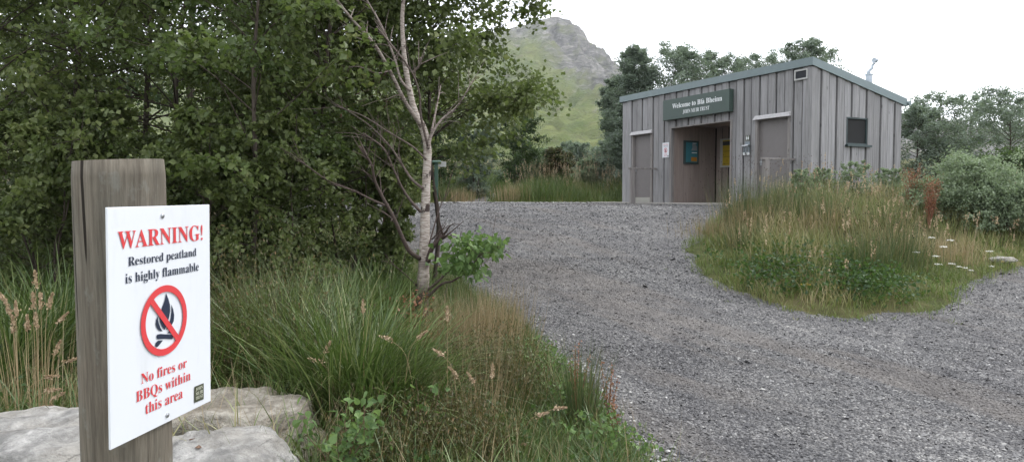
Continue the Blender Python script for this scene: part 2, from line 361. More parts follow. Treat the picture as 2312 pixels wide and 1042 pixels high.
# ------------------------------------------------------------------ ground
def grid(name, xs, ys, zf, mat, smooth=True):
    X, Y = np.meshgrid(xs, ys, indexing='ij'); Z = zf(X, Y); a = Acc(); ny = len(ys)
    i, j = np.meshgrid(np.arange(len(xs) - 1), np.arange(ny - 1), indexing='ij'); i = i.ravel(); j = j.ravel()
    a.add(np.stack([X, Y, Z], -1).reshape(-1, 3), [np.stack([i * ny + j, (i + 1) * ny + j, (i + 1) * ny + j + 1, i * ny + j + 1], 1)])
    return a.build(name, mat, smooth=smooth)
def micro(x, y): return .008 * np.sin(2.3 * x + .7 * y) * np.sin(1.9 * y - .4 * x)
def far_fade(X, Y): return 0
g = grid('ground', np.concatenate([np.linspace(-400, -16, 18), np.arange(-15.5, 18, .16), np.linspace(18.5, 400, 18)]),
         np.concatenate([np.linspace(-200, -6, 10), np.arange(-4, 34, .16), np.linspace(34.5, 110, 24)]),
         lambda X, Y: base(X, Y) + mound(X, Y) + .03 * np.sin(4.7 * X) * np.sin(5.3 * Y) * (mound(X, Y) > .05), M['soil']); g['kind'] = 'structure'
gv = grid('gravel_path', np.arange(-14, 26, .12), np.arange(-4, 38, .12), lambda X, Y: base(X, Y) + micro(X, Y), M['gravel']); gv['kind'] = 'structure'

# mountain and distant ridge
def mountain():
    cp = np.array([(-900, 330), (-300, 260), (200, 190), (700, 120), (1000, 96), (1120, 82), (1180, 62), (1215, 53), (1240, 49), (1258, 45), (1285, 52), (1300, 76), (1318, 92), (1340, 112), (1368, 140), (1395, 160), (1440, 205), (1500, 246), (1700, 262), (1900, 258), (2040, 268), (2100, 298), (2200, 350), (2300, 396), (2420, 408), (2700, 392), (3300, 400)], float)
    Dc = 1400.
    cx = (cp[:, 0] - CX) / FPX * Dc; cz = (HOR - cp[:, 1]) / FPX * Dc
    xs = np.concatenate([np.linspace(-1700, -260, 60), np.arange(-250, 1150, 5.), np.linspace(1160, 2200, 50)])
    ys = np.concatenate([np.linspace(95, 600, 60), np.arange(610, 1500, 7.), np.linspace(1520, 2600, 16)])
    X, Y = np.meshgrid(xs, ys, indexing='ij')
    C = np.interp(X, cx, cz)
    t = (Y - 95) / (Dc - 95)
    F = np.where(t < 1, np.clip(t, 0, 1) ** 2.0, np.clip(1 - (t - 1) * 1.2, .1, 1))
    N = np.zeros_like(X)
    for i in range(X.shape[0]):
        for j in range(X.shape[1]):
            p = Vector((X[i, j] * .011, Y[i, j] * .006, 0))
            q = Vector((X[i, j] * .035 + Y[i, j] * .01, Y[i, j] * .012, 3.3))
            N[i, j] = noise.ridged_multi_fractal(p, .9, 2.1, 6, 1.0, 2.0) * 18 + noise.fractal(q, .6, 2.0, 7) * 16
    env = np.clip(t * 3, 0, 1) * np.where(np.abs(t - 1) < .06, .18 + .8 * np.abs(t - 1) / .06, 1)
    Z = 3.2 + C * F + (N - 18) * env * np.clip(C / 200, .25, 1) * np.clip(t * 1.6, .2, 1)
    a = Acc(); ny = len(ys); i, j = np.meshgrid(np.arange(len(xs) - 1), np.arange(ny - 1), indexing='ij'); i = i.ravel(); j = j.ravel()
    a.add(np.stack([X, Y, Z], -1).reshape(-1, 3), [np.stack([i * ny + j, (i + 1) * ny + j, (i + 1) * ny + j + 1, i * ny + j + 1], 1)])
    t = NT('mountain_slope'); v = t.coord(); sp = t.n('ShaderNodeSeparateXYZ'); t.l(v, sp.inputs[0])
    n1 = t.noise(v, .012, 6, .6); n2 = t.noise(t.coord((1, .5, 2.5)), .05, 8, .7, .8); n3 = t.noise(v, .03, 6, .65)
    grass = t.mix(t.ramp(n3, [(.35, (0, 0, 0)), (.65, (1, 1, 1))]), (.10, .14, .03), (.17, .19, .06))
    grass = t.mix(t.ramp(n2, [(.56, (0, 0, 0)), (.68, (.8, .8, .8))]), grass, (.17, .15, .10))
    rk = t.ramp(n2, [(.3, (.06, .06, .06)), (.48, (.165, .16, .145)), (.68, (.34, .32, .29))])
    gl = t.noise(t.coord((1, .35, .35)), .045, 7, .75, .6); rk = t.mix(t.ramp(gl, [(.36, (.85, .85, .85)), (.5, (0, 0, 0))]), rk, (.06, .06, .055)); rk = t.mix(t.ramp(n3, [(.5, (0, 0, 0)), (.64, (.8, .8, .8))]), rk, (.13, .145, .06))
    grass = t.mix(t.ramp(gl, [(.34, (.6, .6, .6)), (.46, (0, 0, 0))]), grass, (.07, .08, .035))
    # crag mask: high ground and the right shoulder
    h = t.math('MAXIMUM', t.math('ADD', sp.outputs[2], t.math('MULTIPLY', sp.outputs[0], 3.3)), t.math('MULTIPLY', sp.outputs[2], 1.5))
    h = t.math('ADD', h, t.math('MULTIPLY', n1, 130)); h = t.math('ADD', h, t.math('MULTIPLY', n2, 150))
    mk = t.ramp(t.math('MULTIPLY', t.math('SUBTRACT', h, 505), .008), [(0, (0, 0, 0)), (1, (1, 1, 1))])
    t.col(t.mix(mk, grass, rk)); t.rough(.95, .1); t.bump(n2, 1, 10)
    o = a.build('mountain', t.m, smooth=True); o['kind'] = 'structure'
mountain()

# ------------------------------------------------------------------ gravel stones near the camera
def stones():
    a = Acc()
    T = np.array([[1, 0, 0], [.3, .8, .1], [-.7, .6, -.1], [-.8, -.5, .1], [.2, -.9, 0], [.1, .1, .6], [-.2, -.1, -.5]], float)
    F = np.array([[0, 1, 5], [1, 2, 5], [2, 3, 5], [3, 4, 5], [4, 0, 5]])
    def put(n, x0, x1, y0, y1, s, rb=0., rs=1., p=1.):
        x = rng.uniform(x0, x1, n); y = rng.uniform(y0, y1, n)
        k = (veg(x, y) + wob(x, y) < .10) & (np.abs(x / np.maximum(y, .1)) < .78); x = x[k]; y = y[k]; n = len(x)
        size = s * rng.lognormal(0, .35, n); P = np.stack([x, y, base(x, y) + micro(x, y) + size * .08], 1)
        nr = rng.normal(size=(n, 3)) * .35 + np.array([0, 0, 1.]); ax = rng.normal(size=(n, 3)) * np.array([1, 1, .2])
        inst(a, (T * np.array([1, .8, .9]), F), P, ax, nr, size, np.clip(rb + rs * rng.random(n) ** p, 0, 1))
    put(62000, .2, 5.6, 3.6, 7, .0095, p=1.25); put(42000, -1, 8.5, 6.5, 11, .011, p=1.25); put(30000, -2, 11, 10, 16, .014, p=1.25); put(14000, -4, 12, 14, 23, .018, p=1.2); put(500, .3, 4, 3.6, 7, .017, .2, .6)
    # larger pale stones gather along the verge
    for k in range(420):
        y = random.uniform(3.8, 7.4); ex = np.interp(y, [p[1] for p in LEFTP[1:12]], [p[0] for p in LEFTP[1:12]])
        x = ex + .03 + abs(random.gauss(0, .16)); s = random.uniform(.009, .019)
        inst(a, (T, F), np.array([[x, y, base(x, y) + s * .2]]), rng.normal(size=(1, 3)) * [1, 1, .2], np.array([[.1, .1, 1]]), s, np.array([random.choice([.5, .8, .95, .99, 1.])]))
    for k in range(700):   # pale coarse rim at the far side of the gravel
        x = random.uniform(-3.5, 3.4); y = 23.6 + random.gauss(0, .25) + (.5 if x < 0 else 0) + max(0, -x) * .5; s = random.uniform(.03, .07)
        inst(a, (T, F), np.array([[x, y, base(x, y) + s * .2]]), rng.normal(size=(1, 3)) * [1, 1, .2], np.array([[.1, .1, 1]]), s, np.array([random.uniform(.85, 1.)]))
    o = a.build('gravel_stones', M['stone']); tag(o, 'loose grey and white gravel stones spread over the path', 'gravel', kind='stuff')
stones()

# ------------------------------------------------------------------ text
def bold(s):
    out = ''
    for c in s:
        if 'A' <= c <= 'Z': out += chr(0x1D400 + ord(c) - 65)
        elif 'a' <= c <= 'z': out += chr(0x1D41A + ord(c) - 97)
        else: out += c
    return out
def text_mesh(s, offset=0.0, accent=None):
    c = bpy.data.curves.new('lettering', 'FONT'); c.body = bold(s.replace('à', 'a')); c.offset = offset; c.resolution_u = 4
    o = bpy.data.objects.new('lettering', c); COL.objects.link(o)
    me = bpy.data.meshes.new_from_object(o.evaluated_get(bpy.context.evaluated_depsgraph_get()))
    V = np.array([v.co[:] for v in me.vertices]); F = [list(p.vertices) for p in me.polygons]
    if 'à' in s:      # the grave accent over the a: measured from the text up to and including it
        k = s.index('à'); w = []
        for q in (s[:k], s[:k + 1]):
            c.body = bold(q.replace('à', 'a')); bpy.context.view_layer.update()
            m2 = bpy.data.meshes.new_from_object(o.evaluated_get(bpy.context.evaluated_depsgraph_get()))
            w.append(max((v.co.x for v in m2.vertices), default=0))
        xm = (w[0] + w[1]) / 2; n = len(V)
        V = np.vstack([V, [(xm - .16, .70, 0), (xm - .06, .72, 0), (xm + .06, .54, 0), (xm + .01, .53, 0)]]); F.append([n, n + 3, n + 2, n + 1])
    bpy.data.objects.remove(o); bpy.data.curves.remove(c)
    return V, F
def poly_mesh(name, V, F, mat, parent):
    me = bpy.data.meshes.new(name); me.from_pydata([tuple(map(float, v)) for v in V], [], F); me.update()
    o = bpy.data.objects.new(name, me); COL.objects.link(o); me.materials.append(mat); o.parent = parent; return o
def ytext(s, frame, x0, x1, b0, b1, cap, lift, mat, parent, name='lettering', off=0.0, slant=0, label=None):
    """text from x0..x1 along the frame's s axis; baseline z b0->b1; capital height cap"""
    V, F = text_mesh(s, off); lo, hi = V[:, 0].min(), V[:, 0].max()
    q = (V[:, 0] - lo) / (hi - lo); ss = x0 + (x1 - x0) * q; zz = b0 + (b1 - b0) * q + V[:, 1] / .70 * cap
    o = poly_mesh(name, [frame(a, b, lift) for a, b in zip(ss, zz)], F, mat, parent)
    o['writing'] = s; return o

# ------------------------------------------------------------------ warning sign on its post
def warning_sign():
    c = [(242, 468), (473, 461.5), (476, 904), (250, 1015)]
    R = [ray(*p) for p in c]
    A = np.array([[R[2][k], -R[1][k], -R[3][k]] for k in range(3)]); l3, l2, l4 = np.linalg.solve(A, -R[0])
    sc = 1.22 / R[0][1]; TL, TR, BR, BL = [EYEV + R[i] * l * sc for i, l in enumerate((1, l2, l3, l4))]
    eu = TR - TL; ez = TL - BL; nn = np.cross(eu, ez); nn /= np.linalg.norm(nn)
    if nn @ (EYEV - TL) < 0: nn = -nn
    def uv(px, py):
        r = ray(px, py); t = ((TL - EYEV) @ nn) / (r @ nn); p = EYEV + r * t - BL
        s = np.linalg.lstsq(np.stack([eu, ez], 1), p, rcond=None)[0]; return s[0], s[1]
    Wd, Hd = np.linalg.norm(eu), np.linalg.norm(ez); print('sign', Wd, Hd, nn)
    rad = .079
    cpt = [BL + eu * a + ez * b for a, b in (uv(366, 487), uv(377, 936))]
    up = norm(cpt[0] - cpt[1]); ctr = cpt[1] - nn * (rad + .006)
    zt = at(268, 363, ctr[1])[2]
    foot = ctr + up * ((-.1 - ctr[2]) / up[2])
    root = empty('warning_sign', foot)
    tag(root, 'white fire warning board screwed to a thick weathered round timber post in the foreground', 'sign')
    f0 = np.array(foot)
    # post
    a = Acc(); k = 72; hs = np.linspace(0, 1, 60); L = (zt - foot[2]) / up[2]; V = []
    side = np.cross(up, [0, 1, 0]); side = norm(side); fwd = np.cross(side, up)
    for h in hs:
        for j in range(k):
            th = 2 * PI * j / k
            p = Vector((math.cos(th) * 1.3, math.sin(th) * 1.3, h * L * .9))
            r = rad * (1 + .022 * noise.fractal(p, 1, 2, 3) + .010 * noise.noise(Vector((math.cos(th) * 9, math.sin(th) * 9, h))))
            if h > .985: r -= .0022 * (h - .985) / .015
            z = h * L - .004 * math.cos(th) * (h ** 14)
            V.append(up * z + r * (math.cos(th) * side + math.sin(th) * fwd))
    n = len(hs); i, j = np.meshgrid(np.arange(n - 1), np.arange(k), indexing='ij'); i = i.ravel(); j = j.ravel(); j2 = (j + 1) % k
    V.append(up * L); top = np.array([[(n - 1) * k + q, (n - 1) * k + (q + 1) % k, n * k] for q in range(k)])
    a.add(np.array(V), [np.stack([i * k + j, i * k + j2, (i + 1) * k + j2, (i + 1) * k + j], 1), top]); o = a.build('post', M['post'], root, smooth=True)
    # panel
    def fr(s, z, lift=0): return BL + eu * s + ez * z + nn * lift - f0
    a = Acc(); q = []
    for lift in (-.004, .0):
        q += [fr(0, 0, lift), fr(1, 0, lift), fr(1, 1, lift), fr(0, 1, lift)]
    a.add(np.array(q), BOXF); panel = a.build('panel', M['panel'], root, bevel=.0008)
    def line(s, bl, br, topl, mat, **kw):
        (x0, z0), (x1, z1) = uv(*bl), uv(*br); zc = uv(*topl)[1]
        return ytext(s, fr, x0, x1, z0, z1, zc - z0, .0012, mat, panel, **kw)
    zz = lambda x, y: (240 + x / 2.8958, 460 + y / 2.8958)     # enlarged upper crop -> photo pixels
    z2 = lambda x, y: (240 + x / 4.3417, 780 + y / 4.3417)
    line('WARNING!', zz(72, 296), zz(627, 234), zz(72, 178), M['red'])
    line('Restored peatland', zz(140, 406), zz(586, 338), zz(140, 346), M['navy'], off=-.003)
    line('is highly flammable', zz(122, 520), zz(602, 434), zz(122, 455), M['navy'], off=-.003)
    line('No fires or', z2(338, 373), z2(785, 205), z2(338, 270), M['red'], off=-.003)
    line('BBQs within', z2(288, 552), z2(822, 330), z2(288, 445), M['red'], off=-.003)
    line('this area', z2(380, 668), z2(745, 505), z2(380, 560), M['red'], off=-.003)
    # prohibition ring
    cx, ct = uv(*zz(395, 527)); cb = uv(*zz(345, 998))[1]; cl = uv(*zz(219, 800))[0]; crr = uv(*zz(521, 720))[0]
    ccx = (cl + crr) / 2; ccz = (ct + cb) / 2; rz = (ct - cb) / 2; rx = (crr - cl) / 2
    V, F = [], []; N = 96
    for j in range(N):
        th = 2 * PI * j / N
        for rr in (.81, 1.): V.append(fr(ccx + rx * rr * math.cos(th), ccz + rz * rr * math.sin(th), .0022))
    F = [[2 * j, 2 * j + 1, 2 * ((j + 1) % N) + 1, 2 * ((j + 1) % N)] for j in range(N)]
    b = len(V)
    for (sx, sz) in ((-.62, .68), (-.68, .50), (.58, -.67), (.66, -.55)): pass
    d = np.array([.66, -.75]); d /= np.linalg.norm(d); w = np.array([-d[1], d[0]]) * .088
    for p in (-d * .84 - w, -d * .84 + w, d * .84 + w, d * .84 - w): V.append(fr(ccx + rx * p[0], ccz + rz * p[1], .0025))
    F.append([b, b + 3, b + 2, b + 1]); poly_mesh('prohibition_ring', V, F, M['red'], panel)
    V, F = [], []
    for P in ([(387, 582), (401, 618), (412, 655), (413, 700), (408, 735), (396, 775), (378, 822), (360, 800), (347, 770), (344, 740), (350, 705), (365, 665), (378, 630)],
              [(421, 655), (434, 690), (440, 725), (437, 765), (420, 795), (386, 822), (402, 790), (418, 745), (423, 700)],
              [(335, 730), (322, 755), (319, 785), (328, 812), (346, 829), (364, 831), (350, 808), (340, 780), (334, 755)],
              [(328, 852), (350, 848), (420, 852), (434, 862), (428, 882), (380, 879), (330, 883), (324, 868)],
              [(395, 842), (432, 810), (443, 818), (437, 846)],
              [(335, 892), (366, 890), (338, 926), (326, 935), (316, 926), (319, 906)]):
        b = len(V); V += [fr(*uv(*zz(*p)), .0014) for p in P]; F.append(list(range(b, b + len(P)))[::-1])
    poly_mesh('campfire_symbol', V, F, M['navy'], panel)
    lg = [z2(858, 400), z2(950, 363), z2(950, 520), z2(857, 558)]; Lq = [uv(*p) for p in lg]
    lo = poly_mesh('logo_plate', [fr(*p, .0012) for p in Lq], [[3, 2, 1, 0]], M['olive'], panel)
    x0, x1 = Lq[3][0], Lq[2][0]; zb, ztp = Lq[3][1], Lq[0][1]; h = (ztp - zb)
    lw = Acc; Vs, Fs = [], []
    for i, wd in enumerate(('JOHN', 'MUIR', 'TRUST')):
        tv, tf = text_mesh(wd, -.004); lo_, hi_ = tv[:, 0].min(), tv[:, 0].max(); b = len(Vs)
        for v in tv: Vs.append(fr(x0 + (x1 - x0) * (.12 + .76 * (v[0] - lo_) / (hi_ - lo_)), zb + h * (.70 - .28 * i) + v[1] / .7 * h * .20, .002))
        Fs += [[b + q for q in f] for f in tf]
    poly_mesh('logo_lettering', Vs, Fs, M['cream'], panel)
    for p in ((366, 487), (377, 936)):
        s, z = uv(*p); a = Acc(); ce = fr(s, z, 0); tube(a, [ce, ce + nn * .002, ce + nn * .0032], [.0048, .0046, .002], 14); a.build('screw', M['steel'], root)
    return f0
POSTF = warning_sign()

# ------------------------------------------------------------------ toilet block
YL = 23.3; FD = np.array([.507, -1.]); FD /= np.linalg.norm(FD); FN = np.array([-FD[1], FD[0]])   # along facade / inward
OL = np.array([(1405 - CX) / FPX * YL, YL]); ZB = 1.41
def fac(px, py, v=0.):
    r = ray(px, py); P0 = OL + FN * v; t = (P0 @ FN) / (r[:2] @ FN); p = EYEV + r * t
    return (p[:2] - OL) @ FD, p[2] - ZB
UR = fac(1832, 300)[0]
def sid(px, py, o=0.):
    r = ray(px, py); P0 = OL + FD * (UR + o); t = (P0 @ FD) / (r[:2] @ FD); p = EYEV + r * t
    return (p[:2] - OL) @ FN, p[2] - ZB
DEP = sid(2032, 300)[0]
HT = fac(1405, 233)[1]; HB = sid(2032, 236)[1]; HR = fac(1830, 149)[1]
print('building len', UR, 'depth', DEP, 'h', HT, HR, 'back', HB)
BLD = empty('toilet_block', (OL[0], OL[1], ZB), math.atan2(FD[1], FD[0]))
tag(BLD, 'grey timber clad toilet block with sloping roof and open porch beyond the gravel', 'building')
HT = (HT + HR) / 2
SL = (HT - HB) / DEP
def clad(name, mat, place, a0, a1, z1f, holes=(), pitch=.262, z0=0., parent=BLD, thick=(.022, .046), gap=.021):
    acc = Acc(); n = max(1, round((a1 - a0) / pitch)); p = (a1 - a0) / n
    for i in range(n):
        b0, b1 = a0 + i * p + gap, a0 + (i + 1) * p - gap; t = thick[i % 2]; r = random.random()
        cuts = sorted({b0, b1} | {h[k] for h in holes for k in (0, 1) if b0 < h[k] < b1})
        for c0, c1 in zip(cuts, cuts[1:]):
            if c1 - c0 < .004: continue
            mid = (c0 + c1) / 2; segs = [(z0, None)]
            for h in holes:
                if h[0] < mid < h[1]:
                    ns = []
                    for (s0, s1) in segs:
                        if s1 is None or s1 > h[3]:
                            if h[2] > s0 + .01: ns.append((s0, h[2]))
                            ns.append((h[3], s1))
                        else: ns.append((s0, s1))
                    segs = ns
            for s0, s1 in segs:
                za = z1f(c0) if s1 is None else s1; zb = z1f(c1) if s1 is None else s1
                q = []
                for lay in (0, t):
                    q += [place(c0, lay, s0), place(c1, lay, s0), place(c1, lay, zb), place(c0, lay, za)]
                acc.add(np.array(q), BOXF, r)
    return acc.build(name, mat, parent)
# openings (u0,u1,z0,z1)
dl0, dlz = fac(1431, 306); dl1 = fac(1473, 300)[0]
dr0, _ = fac(1711, 300); dr1 = fac(1784, 300)[0]; drz = fac(1713, 272)[1]
op0, opz = fac(1519, 290); op1 = fac(1652, 290)[0]; opz2 = fac(1650, 274)[1]; opz = (opz + opz2) / 2
dlz = drz = (dlz + drz) / 2
ve0, vez1 = fac(1798.5, 160); ve1, vez0 = fac(1828, 178)
print('doors', dl0, dl1, dr0, dr1, dlz, 'open', op0, op1, opz, 'vent', ve0, ve1, vez0, vez1)
wv0, wz1 = sid(1909.5, 264); wv1, wz0 = sid(1955, 328)
print('window', wv0, wv1, wz0, wz1)
RD = 1.62                                     # porch depth
front_holes = [(dl0, dl1, -.1, dlz), (dr0, dr1, -.1, drz), (op0, op1, -.1, opz)]
clad('front_wall', M['clad'], lambda a, o, z: (a, -o, z), 0, UR + .02, lambda a: HT, front_holes)
clad('side_wall', M['clad'], lambda a, o, z: (UR + o, a, z), .0, DEP, lambda a: HT - SL * a, [(wv0, wv1, wz0, wz1)], pitch=.268)
clad('back_wall', M['clad'], lambda a, o, z: (a, DEP + o, z), 0, UR, lambda a: HB - .01)
clad('left_wall', M['clad'], lambda a, o, z: (-o, a, z), 0, DEP, lambda a: HT - SL * a)
# porch lining: far end, back and near end
zc = opz + .12
clad('porch_end_wall', M['clad_in'], lambda a, o, z: (op0 - .03 + o * .5, a, z), .02, RD, lambda a: zc, pitch=.2, thick=(.024, .0245), gap=.0025)
clad('porch_back_wall', M['clad_in'], lambda a, o, z: (a, RD + .03 - o * .5, z), op0, op1, lambda a: zc, pitch=.26)
clad('porch_near_wall', M['clad_in'], lambda a, o, z: (op1 + .03 - o * .5, a, z), .02, RD, lambda a: zc, pitch=.2)
# sheathing behind the boards so no light leaks
a = Acc(); T = .05
for (u0, u1, z0, z1) in ((0, dl0, 0, HT), (dl0, dl1, dlz, HT), (dl1, op0 - .03, 0, HT), (op0 - .03, op1 + .03, zc, HT), (op1 + .03, dr0, 0, HT), (dr0, dr1, drz, HT), (dr1, UR - .001, 0, HT)):
    box(a, u0, u1, .002, T, z0, z1 - .06)
a.add([(UR - .002, .06, 0), (UR - .002, DEP, 0), (UR - .002, DEP, HB - .02), (UR - .002, .06, HT - .08)], [np.array([[0, 1, 2, 3]])])
a.add([(.002, .06, 0), (.002, DEP, 0), (.002, DEP, HB - .02), (.002, .06, HT - .08)], [np.array([[0, 1, 2, 3]])])
box(a, .01, UR - .01, DEP - .05, DEP - .003, 0, HB - .06)
a.build('sheathing', M['dark_core'], BLD)
a = Acc(); box(a, op0 - .02, op1 + .02, .055, RD + .02, zc - .02, zc + .02); a.build('porch_ceiling', M['clad_in'], BLD)
# corner board + edge trims
a = Acc(); box(a, UR + .0, UR + .045, -.052, .12, 0, HT - .02); box(a, UR - .14, UR - .001, -.052, -.041, 0, HT - .02)
a.build('corner_board', M['clad'], BLD)
a = Acc(); box(a, op0 - .05, op0 - .002, -.056, .06, 0, opz); box(a, op1 + .002, op1 + .05, -.056, .06, 0, opz); box(a, op0 - .05, op1 + .05, -.056, .05, opz + .0, opz + .03); a.build('porch_trim', M['timber'], BLD)
# roof with fascia
ft = fac(1405, 221)[1] - fac(1405, 233)[1]; ft = .15; print('fascia', ft)
a = Acc(); oh = .05
def rz(v): return HT - SL * v
for (x0, x1, y0, y1, th0, th1) in ((-oh, UR + oh + .02, -oh - .03, DEP + .12, 0.0, .05),):
    a.add([(x0, y0, rz(y0) + ft - .03), (x1, y0, rz(y0) + ft - .03), (x1, y1, rz(y1) + ft - .03), (x0, y1, rz(y1) + ft - .03)] +
          [(x0, y0, rz(y0) + ft + .01), (x1, y0, rz(y0) + ft + .01), (x1, y1, rz(y1) + ft + .01), (x0, y1, rz(y1) + ft + .01)], BOXF)
rf = a.build('roof', M['fascia'], BLD)
a = Acc(); x0, x1, y0, y1 = -oh - .012, UR + oh + .032, -oh - .042, DEP + .132
def sl(xa, xb, ya, yb, lo=-.012, hi=ft + .02):
    a.add([(xa, ya, rz(ya) + lo), (xb, ya, rz(ya) + lo), (xb, yb, rz(yb) + lo), (xa, yb, rz(yb) + lo), (xa, ya, rz(ya) + hi), (xb, ya, rz(ya) + hi), (xb, yb, rz(yb) + hi), (xa, yb, rz(yb) + hi)], BOXF)
sl(x0, x1, y0, y0 + .03); sl(x1 - .03, x1, y0 + .031, y1); sl(x0, x0 + .03, y0 + .031, y1)
a.build('fascia', M['fascia'], rf)
a = Acc(); tube(a, [(x0, y1 + .05, rz(y1) + .06), (x1 + .04, y1 + .05, rz(y1) + .06)], .055, 12); a.build('gutter', M['fascia'], rf)
# sheathing triangle under the roof, left/right covered by wall boards; doors
def door(u0, u1, zt, name='door'):
    a = Acc(); box(a, u0 + .035, u1 - .035, .035, .075, .012, zt - .02); d = a.build(name, M['door'], BLD)
    a = Acc(); box(a, u0 + .04, u1 - .04, .030, .0345, .014, .16); a.build('kick_plate', M['kick'], d)
    a = Acc(); box(a, u0 + .075, u0 + .115, .018, .0345, .95, 1.10); tube(a, [(u0 + .095, .02, 1.03), (u0 + .095, -.02, 1.03), (u0 + .20, -.025, 1.03)], .009, 8); a.build('handle', M['steel'], d)
    a = Acc(); box(a, u0 - .04, u0 + .034, -.05, .08, 0, zt); box(a, u1 - .034, u1 + .05, -.05, .08, 0, zt); box(a, u0 + .034, u1 - .034, -.02, .08, zt - .02, zt); a.build('door_frame', M['timber'], d)
    a = Acc(); q = [(u0 - .06, -.05, zt + .005), (u1 + .06, -.05, zt + .005), (u1 + .06, -.05, zt + .11), (u0 - .06, -.05, zt + .11), (u0 - .06, -.13, zt + .005), (u1 + .09, -.13, zt + .005), (u1 + .03, -.09, zt + .075), (u0 - .03, -.09, zt + .075)]
    a.add(q, BOXF); a.build('drip_hood', M['pale_timber'], d)
    return d
door(dl0, dl1, dlz); door(dr0, dr1, drz)
# side window
a = Acc(); box(a, UR - .06, UR - .04, wv0, wv1, wz0, wz1)
wf = Acc(); e = .035
for (v0, v1, z0, z1) in ((wv0, wv1, wz1 - e, wz1), (wv0, wv1, wz0, wz0 + e), (wv0, wv0 + e, wz0 + e, wz1 - e), (wv1 - e, wv1, wz0 + e, wz1 - e)):
    box(wf, UR - .038, UR + .03, v0 + .002, v1 - .002, z0 + .001, z1 - .001)
wn = wf.build('window', M['frame_green'], BLD); a.build('pane', M['glass'], wn)
a = Acc(); box(a, UR - .02, UR + .10, wv0 - .03, wv1 + .09, wz0 - .05, wz0 - .001); a.build('sill', M['frame_green'], wn)
# vent
a = Acc(); e = .035; vz0, vz1 = vez0, vez1
for (u0, u1, z0, z1) in ((ve0, ve1, vz1 - e, vz1), (ve0, ve1, vz0, vz0 + e), (ve0, ve0 + e, vz0 + e, vz1 - e), (ve1 - e, ve1, vz0 + e, vz1 - e)): box(a, u0, u1, -.075, -.0405, z0, z1)
vt = a.build('vent', M['vent_frame'], BLD)
a = Acc(); box(a, ve0 + e, ve1 - e, -.048, -.0402, vz0 + e, vz1 - e)
nl = 7
for k in range(nl):
    z = vz0 + e + (vz1 - vz0 - 2 * e) * (k + .5) / nl; a.add([(ve0 + e, -.05, z + .014), (ve1 - e, -.05, z + .014), (ve1 - e, -.068, z - .012), (ve0 + e, -.068, z - .012)], [np.array([[0, 1, 2, 3]])])
a.build('louvre', M['louvre'], vt)
# flue with cowl
r = ray(1962, 185); uu = UR - .45; P0 = OL + FD * uu; t = (P0 @ FD) / (r[:2] @ FD); p = EYEV + r * t; fv = (p[:2] - OL) @ FN
pxm = p[1] / FPX
def zat(py): return (EYEV + ray(1962, py) * (p[1] / ray(1962, py)[1]))[2] - ZB
a = Acc(); tube(a, [(uu, fv, rz(fv)), (uu, fv, zat(168)), (uu, fv, zat(167))], [.078, .078, .074], 20); fl = a.build('flue', M['flue'], BLD, smooth=True)
a = Acc(); tube(a, [(uu, fv, zat(170)), (uu, fv, zat(167.5))], .095, 20); a.build('collar', M['flue'], fl)
a = Acc(); tube(a, smoothpath([(uu - .02, fv, zat(167)), (uu + .0, fv, zat(160)), (uu + .05, fv + .04, zat(154)), (uu + .05, fv + .05, zat(148)), (uu + .09, fv + .07, zat(143))], 4), [.045] * 4 + [.03] * 13, 10)
tube(a, [(uu + .10, fv + .03, zat(137)), (uu + .10, fv + .11, zat(137))], [.062, .062], 18); a.build('cowl', M['flue'], fl)
# concrete apron
a = Acc(); box(a, -1.0, op1 + 3.2, -.55, -.05, -.12, .012); box(a, op0 - .02, op1 + .02, -.051, RD + .05, -.1, .008); sb = a.build('concrete_apron', M['concrete'], bevel=.008); sb.location = BLD.location; sb.rotation_euler = BLD.rotation_euler; sb['kind'] = 'structure'

def onbld(name, label, cat, group=None):
    e = empty(name, (OL[0], OL[1], ZB), math.atan2(FD[1], FD[0])); return tag(e, label, cat, group)
# rail screens beside the doors
for (pa, pb, pt, lab) in ((1484, 1427, 379, 'low timber handrail and post beside the narrow left hand door'), (1796, 1728, 357.5, 'low timber handrail and post in the grass before the wide right hand door')):
    e = onbld('handrail', lab, 'handrail', 'timber rails standing out from the doors')
    ua, za = fac(pa, pt)
    r = ray(pb, pt); P0 = OL + FD * ua; t = (P0 @ FD) / (r[:2] @ FD); p = EYEV + r * t; vo = (p[:2] - OL) @ FN
    a = Acc(); box(a, ua - .035, ua + .035, vo - .12, -.041, za - .05, za); a.build('rail', M['timber'], e, bevel=.006)
    a = Acc(); box(a, ua - .05, ua + .05, vo - .05, vo + .09, -.1, za - .051); a.build('post', M['timber'], e, bevel=.006)
# main sign
s0, sz1 = fac(1500, 228, -.14); s1 = fac(1650, 200, -.14)[0]; sz0 = fac(1500, 274, -.14)[1]; sz1b, sz0b = fac(1650, 200, -.14)[1], fac(1650, 250, -.14)[1]
sz1 = (sz1 + sz1b) / 2; sz0 = (sz0 + sz0b) / 2; print('welcome', s0, s1, sz0, sz1)
e = onbld('welcome_sign', 'long dark green board reading Welcome above the open porch', 'sign')
a = Acc(); box(a, s0, s1, -.19, -.0415, sz0, sz1); bd = a.build('board', M['sign_green'], e, bevel=.006)
fr2 = lambda s, z, l: (s, -.19 - l, z)
def fline(s, bl, br, tl, **kw):
    (x0, z0), (x1, z1) = fac(*bl, -.19), fac(*br, -.19); zc_ = fac(*tl, -.19)[1]
    ytext(s, fr2, x0, x1, (z0 + z1) / 2, (z0 + z1) / 2, zc_ - z0, .004, M['white_letter'], bd, **kw)
zq = lambda x, y: (1480 + x / 9.471, 180 + y / 9.471)
fline('Welcome to Blà Bheinn', zq(360, 628), zq(1425, 435), zq(360, 527), off=.004)
fline('JOHN MUIR TRUST', zq(585, 730), zq(1152, 632), zq(585, 650), off=-.002)

